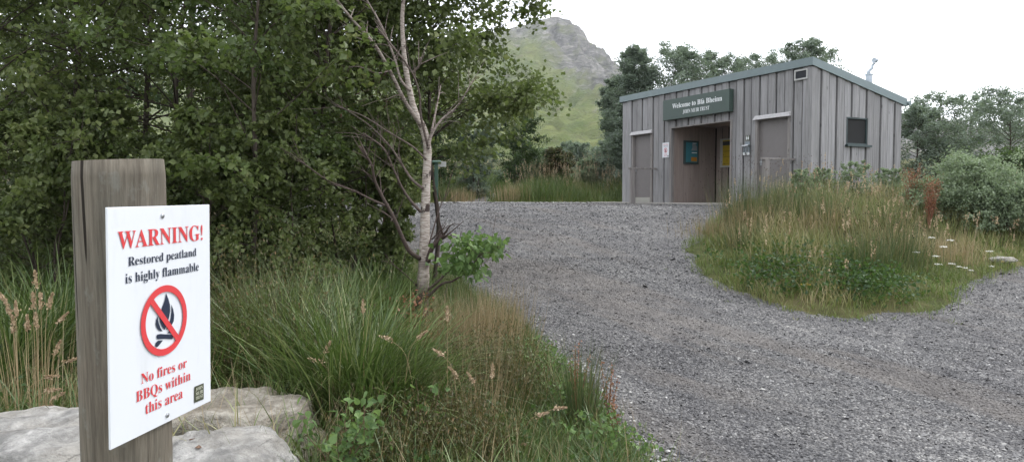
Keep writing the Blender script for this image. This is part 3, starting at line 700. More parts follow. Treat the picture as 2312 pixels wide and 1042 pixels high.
# small items on the walls
def noticed():
    n0, nz1 = fac(1498.5, 323); n1, nz0 = fac(1513.3, 355)
    nz1 = fac(1506, 322)[1]; nz0 = fac(1506, 355.5)[1]
    e = onbld('warning_notice', 'small white fire warning notice with a red ring between the left door and the porch', 'sign')
    a = Acc(); box(a, n0, n1, -.047, -.0412, nz0, nz1); pn = a.build('panel', M['panel'], e)
    w = n1 - n0; h = nz1 - nz0; cx = (n0 + n1) / 2; cz = nz0 + h * .48; f = lambda s, z, l: (s, -.047 - l, z)
    V, F = [], []; N = 40
    for j in range(N):
        for rr in (.78, 1): V.append(f(cx + .23 * w * rr * math.cos(2 * PI * j / N), cz + .23 * w * rr * math.sin(2 * PI * j / N), .002))
    F = [[2 * j, 2 * ((j + 1) % N), 2 * ((j + 1) % N) + 1, 2 * j + 1] for j in range(N)]
    b = len(V); V += [f(cx + w * x, cz + w * z, .0024) for x, z in ((-.15, .13), (-.12, .17), (.15, -.13), (.12, -.17))]; F.append([b, b + 1, b + 2, b + 3])
    poly_mesh('prohibition_ring', V, F, M['red'], pn)
    poly_mesh('campfire_symbol', [f(cx + w * x, cz + w * z, .0015) for x, z in ((0, .14), (.07, .0), (.05, -.07), (.1, -.1), (.1, -.14), (-.1, -.14), (-.1, -.1), (-.05, -.07), (-.07, 0))], [list(range(9))], M['navy'], pn)
    for s, z, hw, c, m in (('WARNING!', .85, .40, .055, 'red'), ('Restored peatland', .78, .33, .035, 'navy'), ('is highly flammable', .72, .36, .035, 'navy'), ('No fires or', .22, .24, .035, 'red'), ('BBQs within', .15, .27, .035, 'red'), ('this area', .08, .2, .035, 'red')):
        ytext(s, f, cx - hw * w, cx + hw * w, nz0 + h * z, nz0 + h * z, c * h, .002, M[m], pn)
    poly_mesh('logo_plate', [f(cx + w * x, nz0 + h * z, .002) for x, z in ((.3, .04), (.44, .04), (.44, .13), (.3, .13))], [[0, 1, 2, 3]], M['olive'], pn)
noticed()
def wc():
    (u0, z1), (u1, z0) = fac(1686.5, 306), fac(1695.5, 317)
    e = onbld('restroom_sign', 'small dark restroom sign with two white figures left of the wide door', 'sign')
    a = Acc(); box(a, u0, u1, -.048, -.0412, z0, z1); p = a.build('panel', M['olive'], e)
    w, h = u1 - u0, z1 - z0
    for cx, sk in ((.3, 0), (.7, 1)):
        V = []; F = []
        N = 12; V += [(u0 + w * (cx + .09 * math.cos(2 * PI * j / N)), -.050, z0 + h * .80 + w * .09 * math.sin(2 * PI * j / N)) for j in range(N)]; F.append(list(range(N)))
        b = N; pts = [(-.13, .66), (.13, .66), (.10, .38), (.05, .10), (-.05, .10), (-.10, .38)] if not sk else [(-.09, .66), (.09, .66), (.17, .30), (.05, .28), (.04, .10), (-.04, .10), (-.05, .28), (-.17, .30)]
        V += [(u0 + w * (cx + x), -.050, z0 + h * z) for x, z in pts]; F.append(list(range(b, b + len(pts))))
        poly_mesh('figure_symbol', V, F, M['white_letter'], p)
    (u0, z1), (u1, z0) = fac(1686, 320), fac(1696, 327)
    (b0, bz1), (b1, bz0) = fac(1684.5, 328), fac(1697, 345)
    e = onbld('wall_lantern', 'grey wall box with a clear hooded front left of the wide door', 'wall light')
    a = Acc(); box(a, u0, u1, -.055, -.0412, z0, z1); a.build('back_plate', M['grey_box'], e)
    a = Acc(); box(a, b0 + .01, b1 - .01, -.11, -.0412, bz0, bz1 - .03); a.build('body', M['grey_box'], e, bevel=.01)
    a = Acc(); a.add([(b0 - .01, -.15, bz1 - .025), (b1 + .01, -.15, bz1 - .025), (b1 + .01, -.042, bz1 - .025), (b0 - .01, -.042, bz1 - .025), (b0 - .01, -.13, bz1), (b1 + .01, -.13, bz1), (b1 + .01, -.042, bz1 + .01), (b0 - .01, -.042, bz1 + .01)], BOXF); a.build('hood', M['steel'], e)
    a = Acc(); m = (b0 + b1) / 2; box(a, b0 + .03, m - .01, -.118, -.111, bz0 + .03, bz1 - .05); box(a, m + .02, b1 - .02, -.118, -.111, bz0 + .03, bz1 - .05); a.build('glass_front', M['glass'], e)
    a = Acc(); tube(a, [(b0 + .03, -.08, bz0 - .045), (b0 + .03, -.10, bz0 + .01)], .035, 12); tube(a, [(b1 - .03, -.08, bz0 - .045), (b1 - .03, -.10, bz0 + .01)], .035, 12); a.build('lamp_head', M['white_letter'], e)
wc()
# notice boards in the porch
def end_px(px, py):       # on the porch end wall (plane u = op0)
    r = ray(px, py); P0 = OL + FD * op0; t = (P0 @ FD) / (r[:2] @ FD); p = EYEV + r * t; return (p[:2] - OL) @ FN, p[2] - ZB
def back_px(px, py): return fac(px, py, RD)
v0, z1 = end_px(1543, 317); v1, z0 = end_px(1575, 371); print('nb', v0, v1, z0, z1)
e = onbld('notice_board', 'dark framed notice board with a blue poster on the porch end wall', 'notice board', 'notice boards inside the porch')
a = Acc(); box(a, op0 + .0, op0 + .05, v0, v1, z0, z1); fb = a.build('frame', M['frame_green'], e, bevel=.005)
X = op0 + .052; w, h = v1 - v0, z1 - z0
def quad(nm, s0, s1, t0, t1, m, dx=0.): return poly_mesh(nm, [(X + dx, v0 + w * s, z0 + h * t) for s, t in ((s0, t0), (s1, t0), (s1, t1), (s0, t1))], [[0, 1, 2, 3]], M[m], e)
quad('poster', .10, .90, .08, .92, 'blue_p')
V = []; F = []
for pts in ([(.46, .58), (.86, .58), (.86, .76), (.7, .88), (.52, .86), (.55, .72)],):
    b = len(V); V += [(X + .002, v0 + w * s, z0 + h * t) for s, t in pts]; F.append(list(range(b, b + len(pts))))
poly_mesh('poster_picture', V, F, M['grey_box'], e)
quad('map_panel', .46, .86, .12, .30, 'orange_p', .002); quad('title_strip', .5, .86, .47, .50, 'white_letter', .002); quad('caption_strip', .55, .82, .88, .90, 'white_letter', .002)
b0, _ = back_px(1628, 350); b1 = op1 + .02 ; z1 = back_px(1630, 314)[1]; z0 = back_px(1630, 378)[1]; b1 = max(b1, b0 + .75); b1 = min(b1, op1 - .01)
e = onbld('notice_board', 'pale framed notice board with a yellow poster on the porch back wall', 'notice board', 'notice boards inside the porch')
a = Acc(); box(a, b0, b1, RD - .045, RD + .02, z0, z1); a.build('frame', M['vent_frame'], e, bevel=.005)
def q2(nm, s0, s1, t0, t1, m, d=0.): return poly_mesh(nm, [(b0 + (b1 - b0) * s, RD - .047 - d, z0 + (z1 - z0) * t) for s, t in ((s0, t0), (s1, t0), (s1, t1), (s0, t1))], [[0, 1, 2, 3]], M[m], e)
q2('poster', .055, .98, .06, .94, 'yellow_p'); q2('header_panel', .055, .98, .76, .90, 'louvre', .002)
for t in (.55, .36, .12): q2('text_strip', .07, .96, t, t + .012, 'olive', .002)

# green marker post
p = at(985, 366, 25.5); zb = float(gz(p[0], 25.5))
e = tag(empty('waymarker', (p[0], 25.5, zb)), 'green post with a flat tilted cap under the birch leaves at the far gravel edge', 'marker post')
a = Acc(); box(a, -.06, .06, -.06, .06, -.1, p[2] - zb - .02); a.build('post', M['waygreen'], e, bevel=.008)
a = Acc(); hh = p[2] - zb; a.add([(-.14, -.14, hh - .02), (.16, -.14, hh - .02), (.16, .14, hh + .03), (-.14, .14, hh + .03), (-.14, -.14, hh + .02), (.16, -.14, hh + .02), (.16, .14, hh + .07), (-.14, .14, hh + .07)], BOXF); a.build('cap', M['waygreen'], e, bevel=.005)
a = Acc(); box(a, .07, .34, .0, .03, hh - .16, hh + .02); a.build('side_panel', M['vent_frame'], e)

# ------------------------------------------------------------------ boulders
def boulder(name, label, loc, dims, mat, seed, nplanes=16, rz=0, flat=None, sub=6):
    rn = random.Random(seed); pl = []
    for k in range(nplanes):
        v = Vector((rn.gauss(0, 1), rn.gauss(0, 1), rn.gauss(0, 1))).normalized(); pl.append((v, rn.uniform(.72, 1.0)))
    pl.append((Vector((rn.uniform(-.12, .12), rn.uniform(-.12, .12), 1)).normalized(), flat if flat else .75))
    me = bpy.data.meshes.new(name); import bmesh
    bm = bmesh.new(); bmesh.ops.create_icosphere(bm, subdivisions=sub, radius=1)
    sd = Vector((seed * 3.1, seed * 1.7, seed * .9))
    for v in bm.verts:
        d = v.co.normalized(); r = 1.25
        for n, h in pl:
            c = d.dot(n)
            if c > .05: r = -math.log(math.exp(-26 * r) + math.exp(-26 * h / c)) / 26 if h / c < 3 else r
        p = d * r
        q = Vector((p.x * 1.2, p.y * 1.2, p.z * 3.2))
        r += .06 * noise.fractal(p * 1.6 + sd, 1, 2, 4) + .055 * noise.fractal(q * 1.8 + sd, .8, 2.2, 6) - .05 * max(0, noise.ridged_multi_fractal(q * .9 + sd, 1, 2.2, 4, 1, 2) - 1.1)
        st = noise.noise(Vector((p.x * .5, p.y * .5, p.z * 5)) + sd); r += .02 * math.copysign(min(1, abs(st) * 6), st)
        v.co = Vector((d.x * r * dims[0], d.y * r * dims[1], d.z * r * dims[2]))
    bm.to_mesh(me); bm.free()
    for pgn in me.polygons: pgn.use_smooth = True
    o = bpy.data.objects.new(name, me); COL.objects.link(o); o.location = loc; o.rotation_euler = (0, 0, rz); me.materials.append(mat)
    return tag(o, label, 'boulder', 'pale boulders round the foot of the warning sign')
def top_at(px, py, Y): return at(px, py, Y)
p = at(85, 945, 2.75); boulder('boulder', 'pale grey boulder left of the post in the bottom left corner', (p[0] - .12, 3.0, .28), (.55, .5, .50), M['rock_pale'], 5, rz=.4)
p = at(500, 950, 2.75); boulder('boulder', 'flat topped white boulder nearest the camera just right of the post', (p[0] - .26, 3.0, .17), (.40, .38, .52), M['rock_pale'], 21, rz=.2, flat=.82)
p = at(560, 890, 3.7); boulder('boulder', 'large tan boulder behind the white one beside the green sapling', (p[0] - .08, 3.85, .20), (.55, .5, .50), M['rock_tan'], 33, rz=1.1)
pb = at(448, 1000, 2.72)
a = Acc(); tube(a, [(0, 0, 0), (.03, .005, .004), (.065, -.002, .002)], [.003, .0026, .0015], 6); TW = a.build('twig', M['bark']); TW.location = (pb[0] - .04, 2.78, .0); tag(TW, 'short brown twig lying on the white boulder', 'twig')
a = Acc(); a.add(np.array([[1, 0, 0], [.3, .8, .1], [-.7, .6, -.1], [-.8, -.5, .1], [.2, -.9, 0], [.1, .1, .7], [0, 0, -.5]]) * .014, [np.array([[0, 1, 5], [1, 2, 5], [2, 3, 5], [3, 4, 5], [4, 0, 5], [1, 0, 6], [2, 1, 6], [3, 2, 6], [4, 3, 6], [0, 4, 6]])]); PB = a.build('pebble', M['bark']); tag(PB, 'small brown pebble resting on the white boulder', 'stone')
# path steps far back
for k, (px, py, Y, s, lab) in enumerate(((1225, 432, 27.5, .5, 'flat pale stone slab forming a step on the grassy path'), (1195, 441, 26.3, .35, 'smaller stone at the near end of the stepped grassy path'))):
    p = at(px, py, Y); z = float(gz(p[0], Y)); o = boulder('step_stone', lab, (p[0], Y, z + .08), (s, s * .7, .16), M['rock_step'], 50 + k, sub=4); o['category'] = 'stone'; o['group'] = 'stones of the grassy path'
p = at(2262, 578, 10.4); o = boulder('boulder', 'low pale rock half hidden in grass at the right edge', (p[0], 10.4, float(gz(p[0], 10.4)) + .05), (.20, .13, .065), M['rock_pale'], 61, sub=4); del o['group']

# ------------------------------------------------------------------ near bare birch, traced branch by branch
def birch_hero():
    Y0 = 6.5; p0 = at(953, 700, Y0); zb = float(gz(p0[0], Y0)); root = empty('birch_tree', (p0[0], Y0, zb)); O = np.array([p0[0], Y0, zb])
    tag(root, 'slim silver birch with bare lower limbs standing between the grass and the gravel', 'tree')
    s = Y0 / FPX
    def path(pts, dy): 
        n = len(pts); return smoothpath(np.array([at(x, y, Y0 + dy * i / (n - 1)) for i, (x, y) in enumerate(pts)]) - O, 5)
    def rr(n, r0, r1): return np.linspace(r0, r1, n) * s
    tr = [(948, 790), (951, 700), (955, 640), (957, 600), (959, 540), (960, 480), (963, 400), (965, 335), (956, 292), (936, 250), (922, 190), (912, 120), (908, 40), (914, -40), (908, -110)]
    P = path(tr, .15); R = np.interp(np.linspace(0, 14, len(P)), [0, 1, 2, 3, 4, 5, 6, 7, 8, 9, 10, 11, 12, 13, 14], [18, 16.5, 14.5, 12.5, 11.5, 10.5, 9.5, 9.2, 8.8, 7.4, 6.4, 5.5, 4.6, 4, 3.3]) * s
    R = R * (1 + .04 * np.sin(np.arange(len(R)) * 1.7))
    a = Acc(); tube(a, P, R, 14); a.R[-1] = np.clip(np.repeat(np.interp(np.arange(len(P)) / 5, [0, 1.6, 2.2, 2.8, 3.05, 3.4, 9, 12, 14], [1, 1, .3, .1, .85, 0, 0, .35, .8]), 14), 0, 1); a.build('trunk', M['birch_bark'], root, smooth=True)
    BR = [([(952, 285), (915, 230), (880, 160), (845, 100), (800, 50), (760, 0), (735, -40)], 7, 3, -.5, .45),
          ([(926, 205), (905, 180), (890, 130), (862, 60), (828, 0), (810, -40)], 4.5, 2.5, .4, .6),
          ([(966, 335), (976, 300), (998, 269), (1036, 235), (1067, 182)], 6, 1.5, .3, .55),
          ([(974, 300), (988, 230), (996, 190)], 4, 1.5, .5, .6),
          ([(966, 330), (950, 260), (947, 211), (928, 160), (890, 110), (850, 60)], 4, 2, -.6, .8),
          ([(930, 165), (945, 150), (950, 130)], 4, 3, -.1, .7),
          ([(947, 583), (924, 566), (906, 530), (888, 489), (866, 449), (847, 409), (838, 370), (812, 330)], 7.5, 2.6, -.8, .95),
          ([(873, 465), (836, 449), (800, 431), (745, 410), (690, 372), (655, 345)], 4, 1.2, -.5, .95),
          ([(950, 478), (924, 449), (906, 420), (888, 380), (866, 335), (820, 300)], 5, 1.8, -.4, .9),
          ([(955, 425), (930, 405), (908, 372), (880, 330), (830, 280), (760, 235)], 5, 1.4, .4, .85),
          ([(962, 360), (930, 330), (880, 300), (820, 262), (760, 240)], 3.5, 1, -.4, .85),
          ([(966, 590), (974, 562), (988, 545), (1003, 528)], 9, 5, -.1, 1.),
          ([(968, 555), (982, 504), (995, 464), (1008, 438)], 2.5, .8, .1, 1.),
          ([(975, 540), (990, 525), (1000, 515)], 2.5, 1.2, -.1, 1.),
          ([(964, 655), (990, 634), (1012, 612), (1050, 582), (1100, 560), (1132, 556)], 4.5, 1, -.4, .9),
          ([(964, 672), (997, 641), (1026, 632), (1065, 600), (1085, 570)], 5, 1.2, -.6, .9),
          ([(1012, 612), (1030, 570), (1043, 520)], 2, .8, -.2, .9),
          ([(942, 645), (917, 621), (891, 599)], 3.5, 1.2, -.2, 1.),
          ([(908, 372), (900, 340), (905, 300)], 2, .7, .0, .9), ([(846, 405), (870, 370), (880, 340)], 2, .7, -.6, .9),
          ([(1036, 235), (1025, 250), (990, 290)], 2, 1, .2, .7), ([(880, 160), (850, 165), (800, 150), (740, 170)], 2.5, .9, -.4, .8), ([(915, 230), (900, 215), (870, 225)], 1.8, .7, -.4, .8)]
    for pts, r0, r1, dy, dk in BR:
        r0 *= .72; r1 *= .72; P = path(pts, dy); a = Acc(); tube(a, P, rr(len(P), r0, r1), 7, dk)
        rn = random.Random(int(pts[0][0] * 7 + pts[-1][1]))
        for q in range(len(P) // 2):      # side twiglets
            i = rn.randrange(len(P) // 3, len(P)); d = P[min(i + 1, len(P) - 1)] - P[i - 1]; d = norm(d); v = norm(d + np.array([rn.uniform(-.9, .9), rn.uniform(-.9, .9), rn.uniform(-.5, .8)]))
            L = rn.uniform(.08, .32); tube(a, smoothpath([P[i], P[i] + v * L * .5, P[i] + v * L + np.array([0, 0, rn.uniform(-.05, .03)])], 2), np.linspace(r1 * .7, .5, 5) * s, 4, dk, cap=False)
        a.build('branch', M['birch_bark'], root, smooth=True)
    a = Acc(); pos = []
    for (x, y, w, h, n) in ((1055, 570, 50, 34, 190), (1105, 560, 34, 24, 110), (1025, 600, 30, 22, 90), (1050, 535, 30, 15, 35), (1075, 610, 28, 14, 45), (1120, 548, 16, 10, 18), (1000, 605, 12, 8, 12)):
        for k in range(n): pos.append(at(x + random.gauss(0, w * .55), y + random.gauss(0, h * .6), Y0 - .35 + random.gauss(0, .14)) - O)
    leaves(a, np.array(pos), .062, LEAF6, droop=.5, up=.5); a.build('leaves', M['birch_light'], root)
    # rust coloured dead growth at its foot
    e = tag(empty('dead_bracken', (p0[0] + .05, Y0 - .75, zb)), 'rust red dead fronds at the foot of the silver birch', 'fern')
    a = Acc(); n = 90; B = np.stack([rng.normal(0, .08, n), rng.normal(0, .05, n), np.zeros(n)], 1); blades(a, B, .55, .007, lean=.2, curl=.5, rnd=rng.random(n))
    pos = np.stack([rng.normal(0, .09, 260), rng.normal(0, .07, 260), rng.uniform(.15, .58, 260)], 1); leaves(a, pos, .03); a.build('fronds', M['rust'], e)
birch_hero()

# ------------------------------------------------------------------ generic trees
def tree(name, label, x, y, H, R, z0, nb, ntw, nl, ls, leafm, cat='tree', group=None, barkv=0., seed=1, r0=None, stems=1, az0=None, zsq=1., tpl=LEAF2, zbase=None, lowr=.8, droop=.45, air=.2, top=.7):
    rn = random.Random(seed); zb = float(gz(x, y)) if zbase is None else zbase; root = empty(name, (x, y, zb)); tag(root, label, cat, group)
    tk = Acc(); br = Acc(); lf = Acc(); pos = []; outs = []; cl = []
    r0 = r0 or H * .011
    for st in range(stems):
        a0 = rn.uniform(0, 2 * PI); ln = (.0 if stems == 1 else .16) + rn.uniform(0, .06)
        tp = [np.array([0, 0, -.15])]; 
        for i in range(1, 9):
            t = i / 8; tp.append(np.array([math.cos(a0) * ln * H * t + rn.gauss(0, .012) * H * .5, math.sin(a0) * ln * H * t + rn.gauss(0, .012) * H * .5, H * t]))
        TP = smoothpath(tp, 3); tube(tk, TP, np.linspace(r0, r0 * .12, len(TP)), 7, barkv)
        nbs = nb // stems
        for b in range(nbs):
            h = z0 / H + (1 - z0 / H) * ((b + rn.random()) / nbs) ** .9
            i = min(len(TP) - 2, int(h * (len(TP) - 1))); P0 = TP[i]
            t = (h - z0 / H) / (1 - z0 / H + 1e-6)
            shape = (lowr + (1 - lowr) * min(1, t * 2.5)) * (1 - max(0, t - .45) / .6) ** top
            az = rn.uniform(0, 2 * PI) if az0 is None else az0 + rn.gauss(0, 1.3)
            L = R * max(.18, shape) * rn.uniform(.65, 1.12); el = rn.uniform(.1, .65) + t * .35
            d = np.array([math.cos(az) * math.cos(el), math.sin(az) * math.cos(el), math.sin(el)])
            sag = np.array([0, 0, -rn.uniform(.05, .3) * L])
            BP = smoothpath([P0, P0 + d * L * .4 + rng.normal(0, .03, 3) * L, P0 + d * L * .75 + sag * .4, P0 + d * L + sag], 3)
            rb = r0 * .32 * (1 - .6 * h); tube(br, BP, np.linspace(rb, rb * .18, len(BP)), 5, barkv * .4, cap=False)
            bc = rn.random()
            for q in range(ntw):
                s = rn.uniform(.22, 1.); j = s * (len(BP) - 1); j0 = min(len(BP) - 2, int(j)); Q = BP[j0] + (BP[j0 + 1] - BP[j0]) * (j - j0)
                tl = L * rn.uniform(.15, .38) * (1.1 - .4 * s)
                v = norm(d * .6 + np.array([rn.gauss(0, .7), rn.gauss(0, .7), rn.gauss(0, .45) - .05])); E = Q + v * tl + np.array([0, 0, -.12 * tl])
                tube(br, np.array([Q, (Q + E) / 2 + rng.normal(0, .02, 3), E]), [rb * .25, rb * .18, rb * .1], 3, barkv * .4, cap=False)
                ss = rng.random(nl)[:, None] ** .7; pp = Q + (E - Q) * ss + rng.normal(0, 1, (nl, 3)) * air * tl * np.array([1, 1, .8]); pos.append(pp); outs.append(np.broadcast_to(v, (nl, 3))); cl.append(np.full(nl, .55 * bc + .45 * rn.random()))
    tk.build('trunk', M['bark'], root, smooth=True); br.build('branches', M['bark'], root, smooth=True)
    cc = np.concatenate(cl); leaves(lf, np.concatenate(pos), ls * (.8 + .45 * cc), tpl, out=np.concatenate(outs), droop=droop, rb=.58 * cc, rs=.42); lf.build('crown', leafm, root)
    return root
def XY(px, Y): return (px - CX) / FPX * Y
WG = 'birches of the dense wood on the left'
for k, (px, Y, H, R, z0, nb, barkv, lab) in enumerate([
    (-60, 6.9, 5.2, 2.0, .3, 76, 0, 'leafy birch at the left edge of the wood nearest the corner of the photo'),
    (190, 7.6, 6.4, 2.0, .4, 80, 0, 'dense birch straight behind the top of the warning post'),
    (400, 7.9, 6.6, 1.9, .4, 72, 0, 'birch with dark forked trunk just right of the warning post'),
    (570, 6.3, 4.6, 1.35, .6, 46, 0, 'birch with pale hanging leaves between the post and the silver birch'),
    (715, 7.7, 6.6, 1.6, .8, 84, 0, 'tall dark birch left of the silver birch'),
    (868, 9.2, 6.6, 2.2, 1.75, 110, .7, 'wide birch with an orange brown trunk spreading over the gravel edge'),
    (1000, 9.0, 6.2, 1.72, 1.5, 125, .0, 'birch whose leafy limbs reach farthest right over the gravel'),
    (60, 10.2, 7.5, 2.4, .4, 80, 0, 'birch of the second row behind the left edge of the wood'),
    (320, 10.6, 8.0, 2.4, .4, 80, 0, 'tall birch of the second row behind the post'),
    (560, 11.2, 8.0, 2.3, .4, 80, 0, 'tall birch of the second row in the dark middle of the wood'),
    (770, 12.4, 7.6, 2.0, 1.4, 80, .5, 'second row birch with brown trunk seen through the silver birch')]):
    xx = XY(px, Y) if k != 6 else -.98
    tree('birch_tree', lab, xx, Y, H, R, z0, nb, 9, 32 if k < 7 else 26, .054 if Y < 8.5 else .062, M['birch_mid' if k == 3 else 'birch_leaf'], group=WG, barkv=barkv, seed=100 + k, air=.16 if k < 5 else .2, r0=[.035, .04, .035, .028, .034, .042, .03, .05, .05, .05, .045][k], lowr=.95)
for k, (px, Y, H, R, lab) in enumerate([(470, 6.3, 1.9, .75, 'low leafy birch shrub behind the top right corner of the warning board'), (640, 6.7, 2.0, .8, 'low leafy birch shrub below the pale hanging leaves'), (780, 7.6, 2.2, .8, 'leafy shrub with bare stems left of the silver birch'), (100, 6.2, 1.8, .8, 'low dark shrub left of the warning post'), (875, 8.4, 1.5, .5, 'small leafy shrub close behind the silver birch trunk'), (330, 6.6, 2.0, .8, 'low shrub hidden behind the warning post and board')]):
    tree('birch_shrub', lab, XY(px, Y), Y, H, R, .1, 60, 8, 24, .05, M['birch_leaf'], cat='shrub', group='birch shrubs along the front of the wood', seed=150 + k, stems=4, r0=.014, lowr=.95)
for k, (px, Y, H, R, lab) in enumerate([
    (-200, 15, 9, 3.2, 'big dark tree at the back of the wood beyond the left edge'), (150, 16, 9.5, 3.2, 'big dark tree at the back of the wood behind the post'),
    (450, 16.5, 9.5, 3.2, 'big dark tree at the back of the middle of the wood'), (690, 18, 9.0, 2.8, 'big dark tree at the back of the wood left of the silver birch')]):
    tree('dark_tree', lab, XY(px, Y), Y, H, R, .3, 60, 9, 26, .11, M['dark_leaf'], group='dark trees at the back of the wood', seed=200 + k)
# mid-distance bushes
for k, (px, Y, H, R, m, ls, lab) in enumerate([
    (1075, 28.5, 3.0, .9, 'hazel_leaf', .065, 'dark green bush under the wood where the grassy path begins'), (985, 27.5, 3.0, 1.1, 'dark_leaf', .065, 'low dark bush behind the green marker post'),
    (880, 25.5, 3.0, 1.3, 'dark_leaf', .065, 'dark bush seen behind the orange brown trunk'), (780, 25, 3.2, 1.3, 'dark_leaf', .065, 'dark bush deep behind the left branches of the silver birch'),
    (1165, 31, 3.3, 1.2, 'dark_leaf', .065, 'tall dark bush at the right end of the wood above the path'),
    (1215, 33, 1.6, 1.0, 'willow_leaf', .07, 'grey green bush beside the grassy path'), (1300, 36, 1.7, 1.2, 'hazel_leaf', .07, 'small bush left of the tall bush at the foot of the mountain'),
    (1262, 30, 1.5, .8, 'heather', .06, 'brownish shrub above the grassy path'), (1370, 34, 1.9, 1.0, 'hazel_leaf', .065, 'low bush between the path and the building'),
    (1335, 29, 1.1, .7, 'willow_leaf', .05, 'small green bush in the dry grass left of the building')]):
    tree('bush', lab, XY(px, Y), Y, H, R, .15, 90, 9, 26, ls, M[m], cat='bush', group='bushes beyond the gravel', seed=300 + k, stems=4, r0=.03, air=.3, top=.45)
# trees round the building
for k, (px, Y, top, R, z0, m, ls, lab, nb) in enumerate([
    (1430, 27.5, 118, 1.0, .2, 'hazel_leaf', .075, 'tall dense bushy tree touching the left end of the building', 90),
    (1385, 28.8, 190, .75, .2, 'hazel_leaf', .075, 'shorter dense tree left of the building', 60),
    (1520, 27, 124, 1.1, .8, 'hazel_leaf', .075, 'round crowned tree above the roof over the welcome sign', 44), (1585, 28, 142, 1.0, 1, 'hazel_leaf', .075, 'pale tree top above the middle of the roof', 36), (1650, 28, 150, .9, 1.2, 'hazel_leaf', .075, 'thin tree top just right of the middle of the roof', 30),
    (1790, 24, 108, .8, 2.0, 'hazel_leaf', .065, 'slender tree top above the highest roof corner', 30), (1850, 24, 124, .7, 2.2, 'hazel_leaf', .06, 'wispy tree top right of the highest roof corner', 18), (1720, 26, 140, .8, 2.2, 'hazel_leaf', .06, 'thin tree top left of the highest roof corner', 20),
    (2065, 21.5, 268, 1.1, .3, 'hazel_leaf', .07, 'grey green tree at the right end of the building', 46), (2110, 22, 245, 1.3, .3, 'hazel_leaf', .07, 'open tree second from the building on the right', 46), (2185, 23, 250, 1.2, .4, 'hazel_leaf', .07, 'open tree in the middle of the trees right of the building', 40),
    (2275, 20, 243, 1.3, 1.2, 'hazel_leaf', .065, 'spreading thin crowned tree at the right edge of the photo', 34), (2330, 24, 260, 1.4, .4, 'hazel_leaf', .07, 'tree cut by the right edge of the photo', 36), (2320, 18, 372, 1.3, .1, 'dark_leaf', .06, 'low dark tree at the right edge below the thin crowned tree', 46)]):
    zb = float(gz(XY(px, Y), Y)); H = at(px, top, Y)[2] - zb + .15
    tree('bushy_tree', lab, XY(px, Y), Y, H, R * (1.8 if 1 < k < 8 else 1.15), z0, int(nb * (3.4 if 1 < k < 8 else 2.2 if k < 2 else 1.2)), 8 if k > 1 else 10, 22 if k > 1 else 30, ls * .85, M[m], group='trees round the building', seed=400 + k, r0=.04, lowr=.95, air=.3, top=.42)
for k, (px, Y, top, R, lab) in enumerate([(2190, 12.4, 385, .95, 'large grey green willow bush right of the building'), (2120, 13.2, 425, .65, 'smaller willow bush in front of the building corner'), (2275, 11.9, 435, .75, 'rounded willow bush near the right edge')]):
    zb = float(gz(XY(px, Y), Y)); H = at(px, top, Y)[2] - zb
    tree('willow_bush', lab, XY(px, Y), Y, H, R, .05, 70, 9, 24, .036, M['willow_leaf'], cat='bush', group='willow bushes on the grassy bank', seed=500 + k, stems=7, r0=.016, air=.32, top=.35)

# foreground sapling with round leaves
def sapling(px, py, Y, H, W, label, n, seed, zb=None, ls=.05, mat='birch_light'):
    p = at(px, py, Y); zb = float(gz(p[0], Y)) - .02; O = np.array([p[0], Y, zb]); e = tag(empty('birch_sapling', O), label, 'sapling', 'birch saplings in the verge'); rn = random.Random(seed); a = Acc(); pos = []
    for s in range(7):
        az = rn.uniform(0, 2 * PI); l = rn.uniform(.6, 1.) * H; q = [np.array([0, 0, 0.])]
        for i in range(1, 5): q.append(np.array([math.cos(az) * W * .5 * (i / 4) ** .8 + rn.gauss(0, .015), math.sin(az) * W * .5 * i / 4, l * i / 4]))
        q = smoothpath(q, 3); tube(a, q, np.linspace(.004, .0012, len(q)), 5)
        for k in range(n): i = rn.randrange(3, len(q)); pos.append(q[i] + rng.normal(0, .035, 3))
    a.build('stems', M['bark'], e); a = Acc(); leaves(a, np.array(pos), ls, LEAF6, droop=.25, up=.9); a.build('leaves', M[mat], e)
sapling(765, 1000, 3.3, at(765, 865, 3.3)[2] - float(gz(at(765, 865, 3.3)[0], 3.3)), .28, 'young birch sapling with round pale leaves beside the tan boulder', 42, 3, ls=.042)
sapling(935, 1010, 3.9, .45, .3, 'small leafy sapling low in the grass right of the boulder', 12, 4, ls=.04)

# ------------------------------------------------------------------ grasses and herbs
def scatter(n, xr, yr, cond, dens=None):
    x = rng.uniform(*xr, n); y = rng.uniform(*yr, n); k = cond(x, y)
    x, y = x[k], y[k]; return np.stack([x, y, gz(x, y) - .01], 1)
def clumped(P, n, s):       # n blades round each of the points
    Q = np.repeat(P, n, 0); Q[:, :2] += rng.normal(0, s, (len(Q), 2)); Q[:, 2] = gz(Q[:, 0], Q[:, 1]) - .01; return Q
inL = lambda x, y: sdist(LEFTP, x, y) > .03
inI = lambda x, y: (sdist(ISL, x, y) + wob(x, y) * .6 > .0)
# left verge base grass
a = Acc(); P = scatter(2600, (-3.4, 1.0), (2.6, 8), lambda x, y: inL(x, y)); blades(a, clumped(P, 14, .06), .26, .0055, lean=.3, curl=1.0)
P = scatter(1500, (-1.2, .95), (3.2, 9.5), lambda x, y: inL(x, y) & (sdist(LEFTP, x, y) < .9)); blades(a, clumped(P, 12, .05), .22, .005, lean=.25, curl=.8)
tag(a.build('verge_grass', M['grass']), 'short mixed green grass covering the left verge', 'grass', kind='stuff')
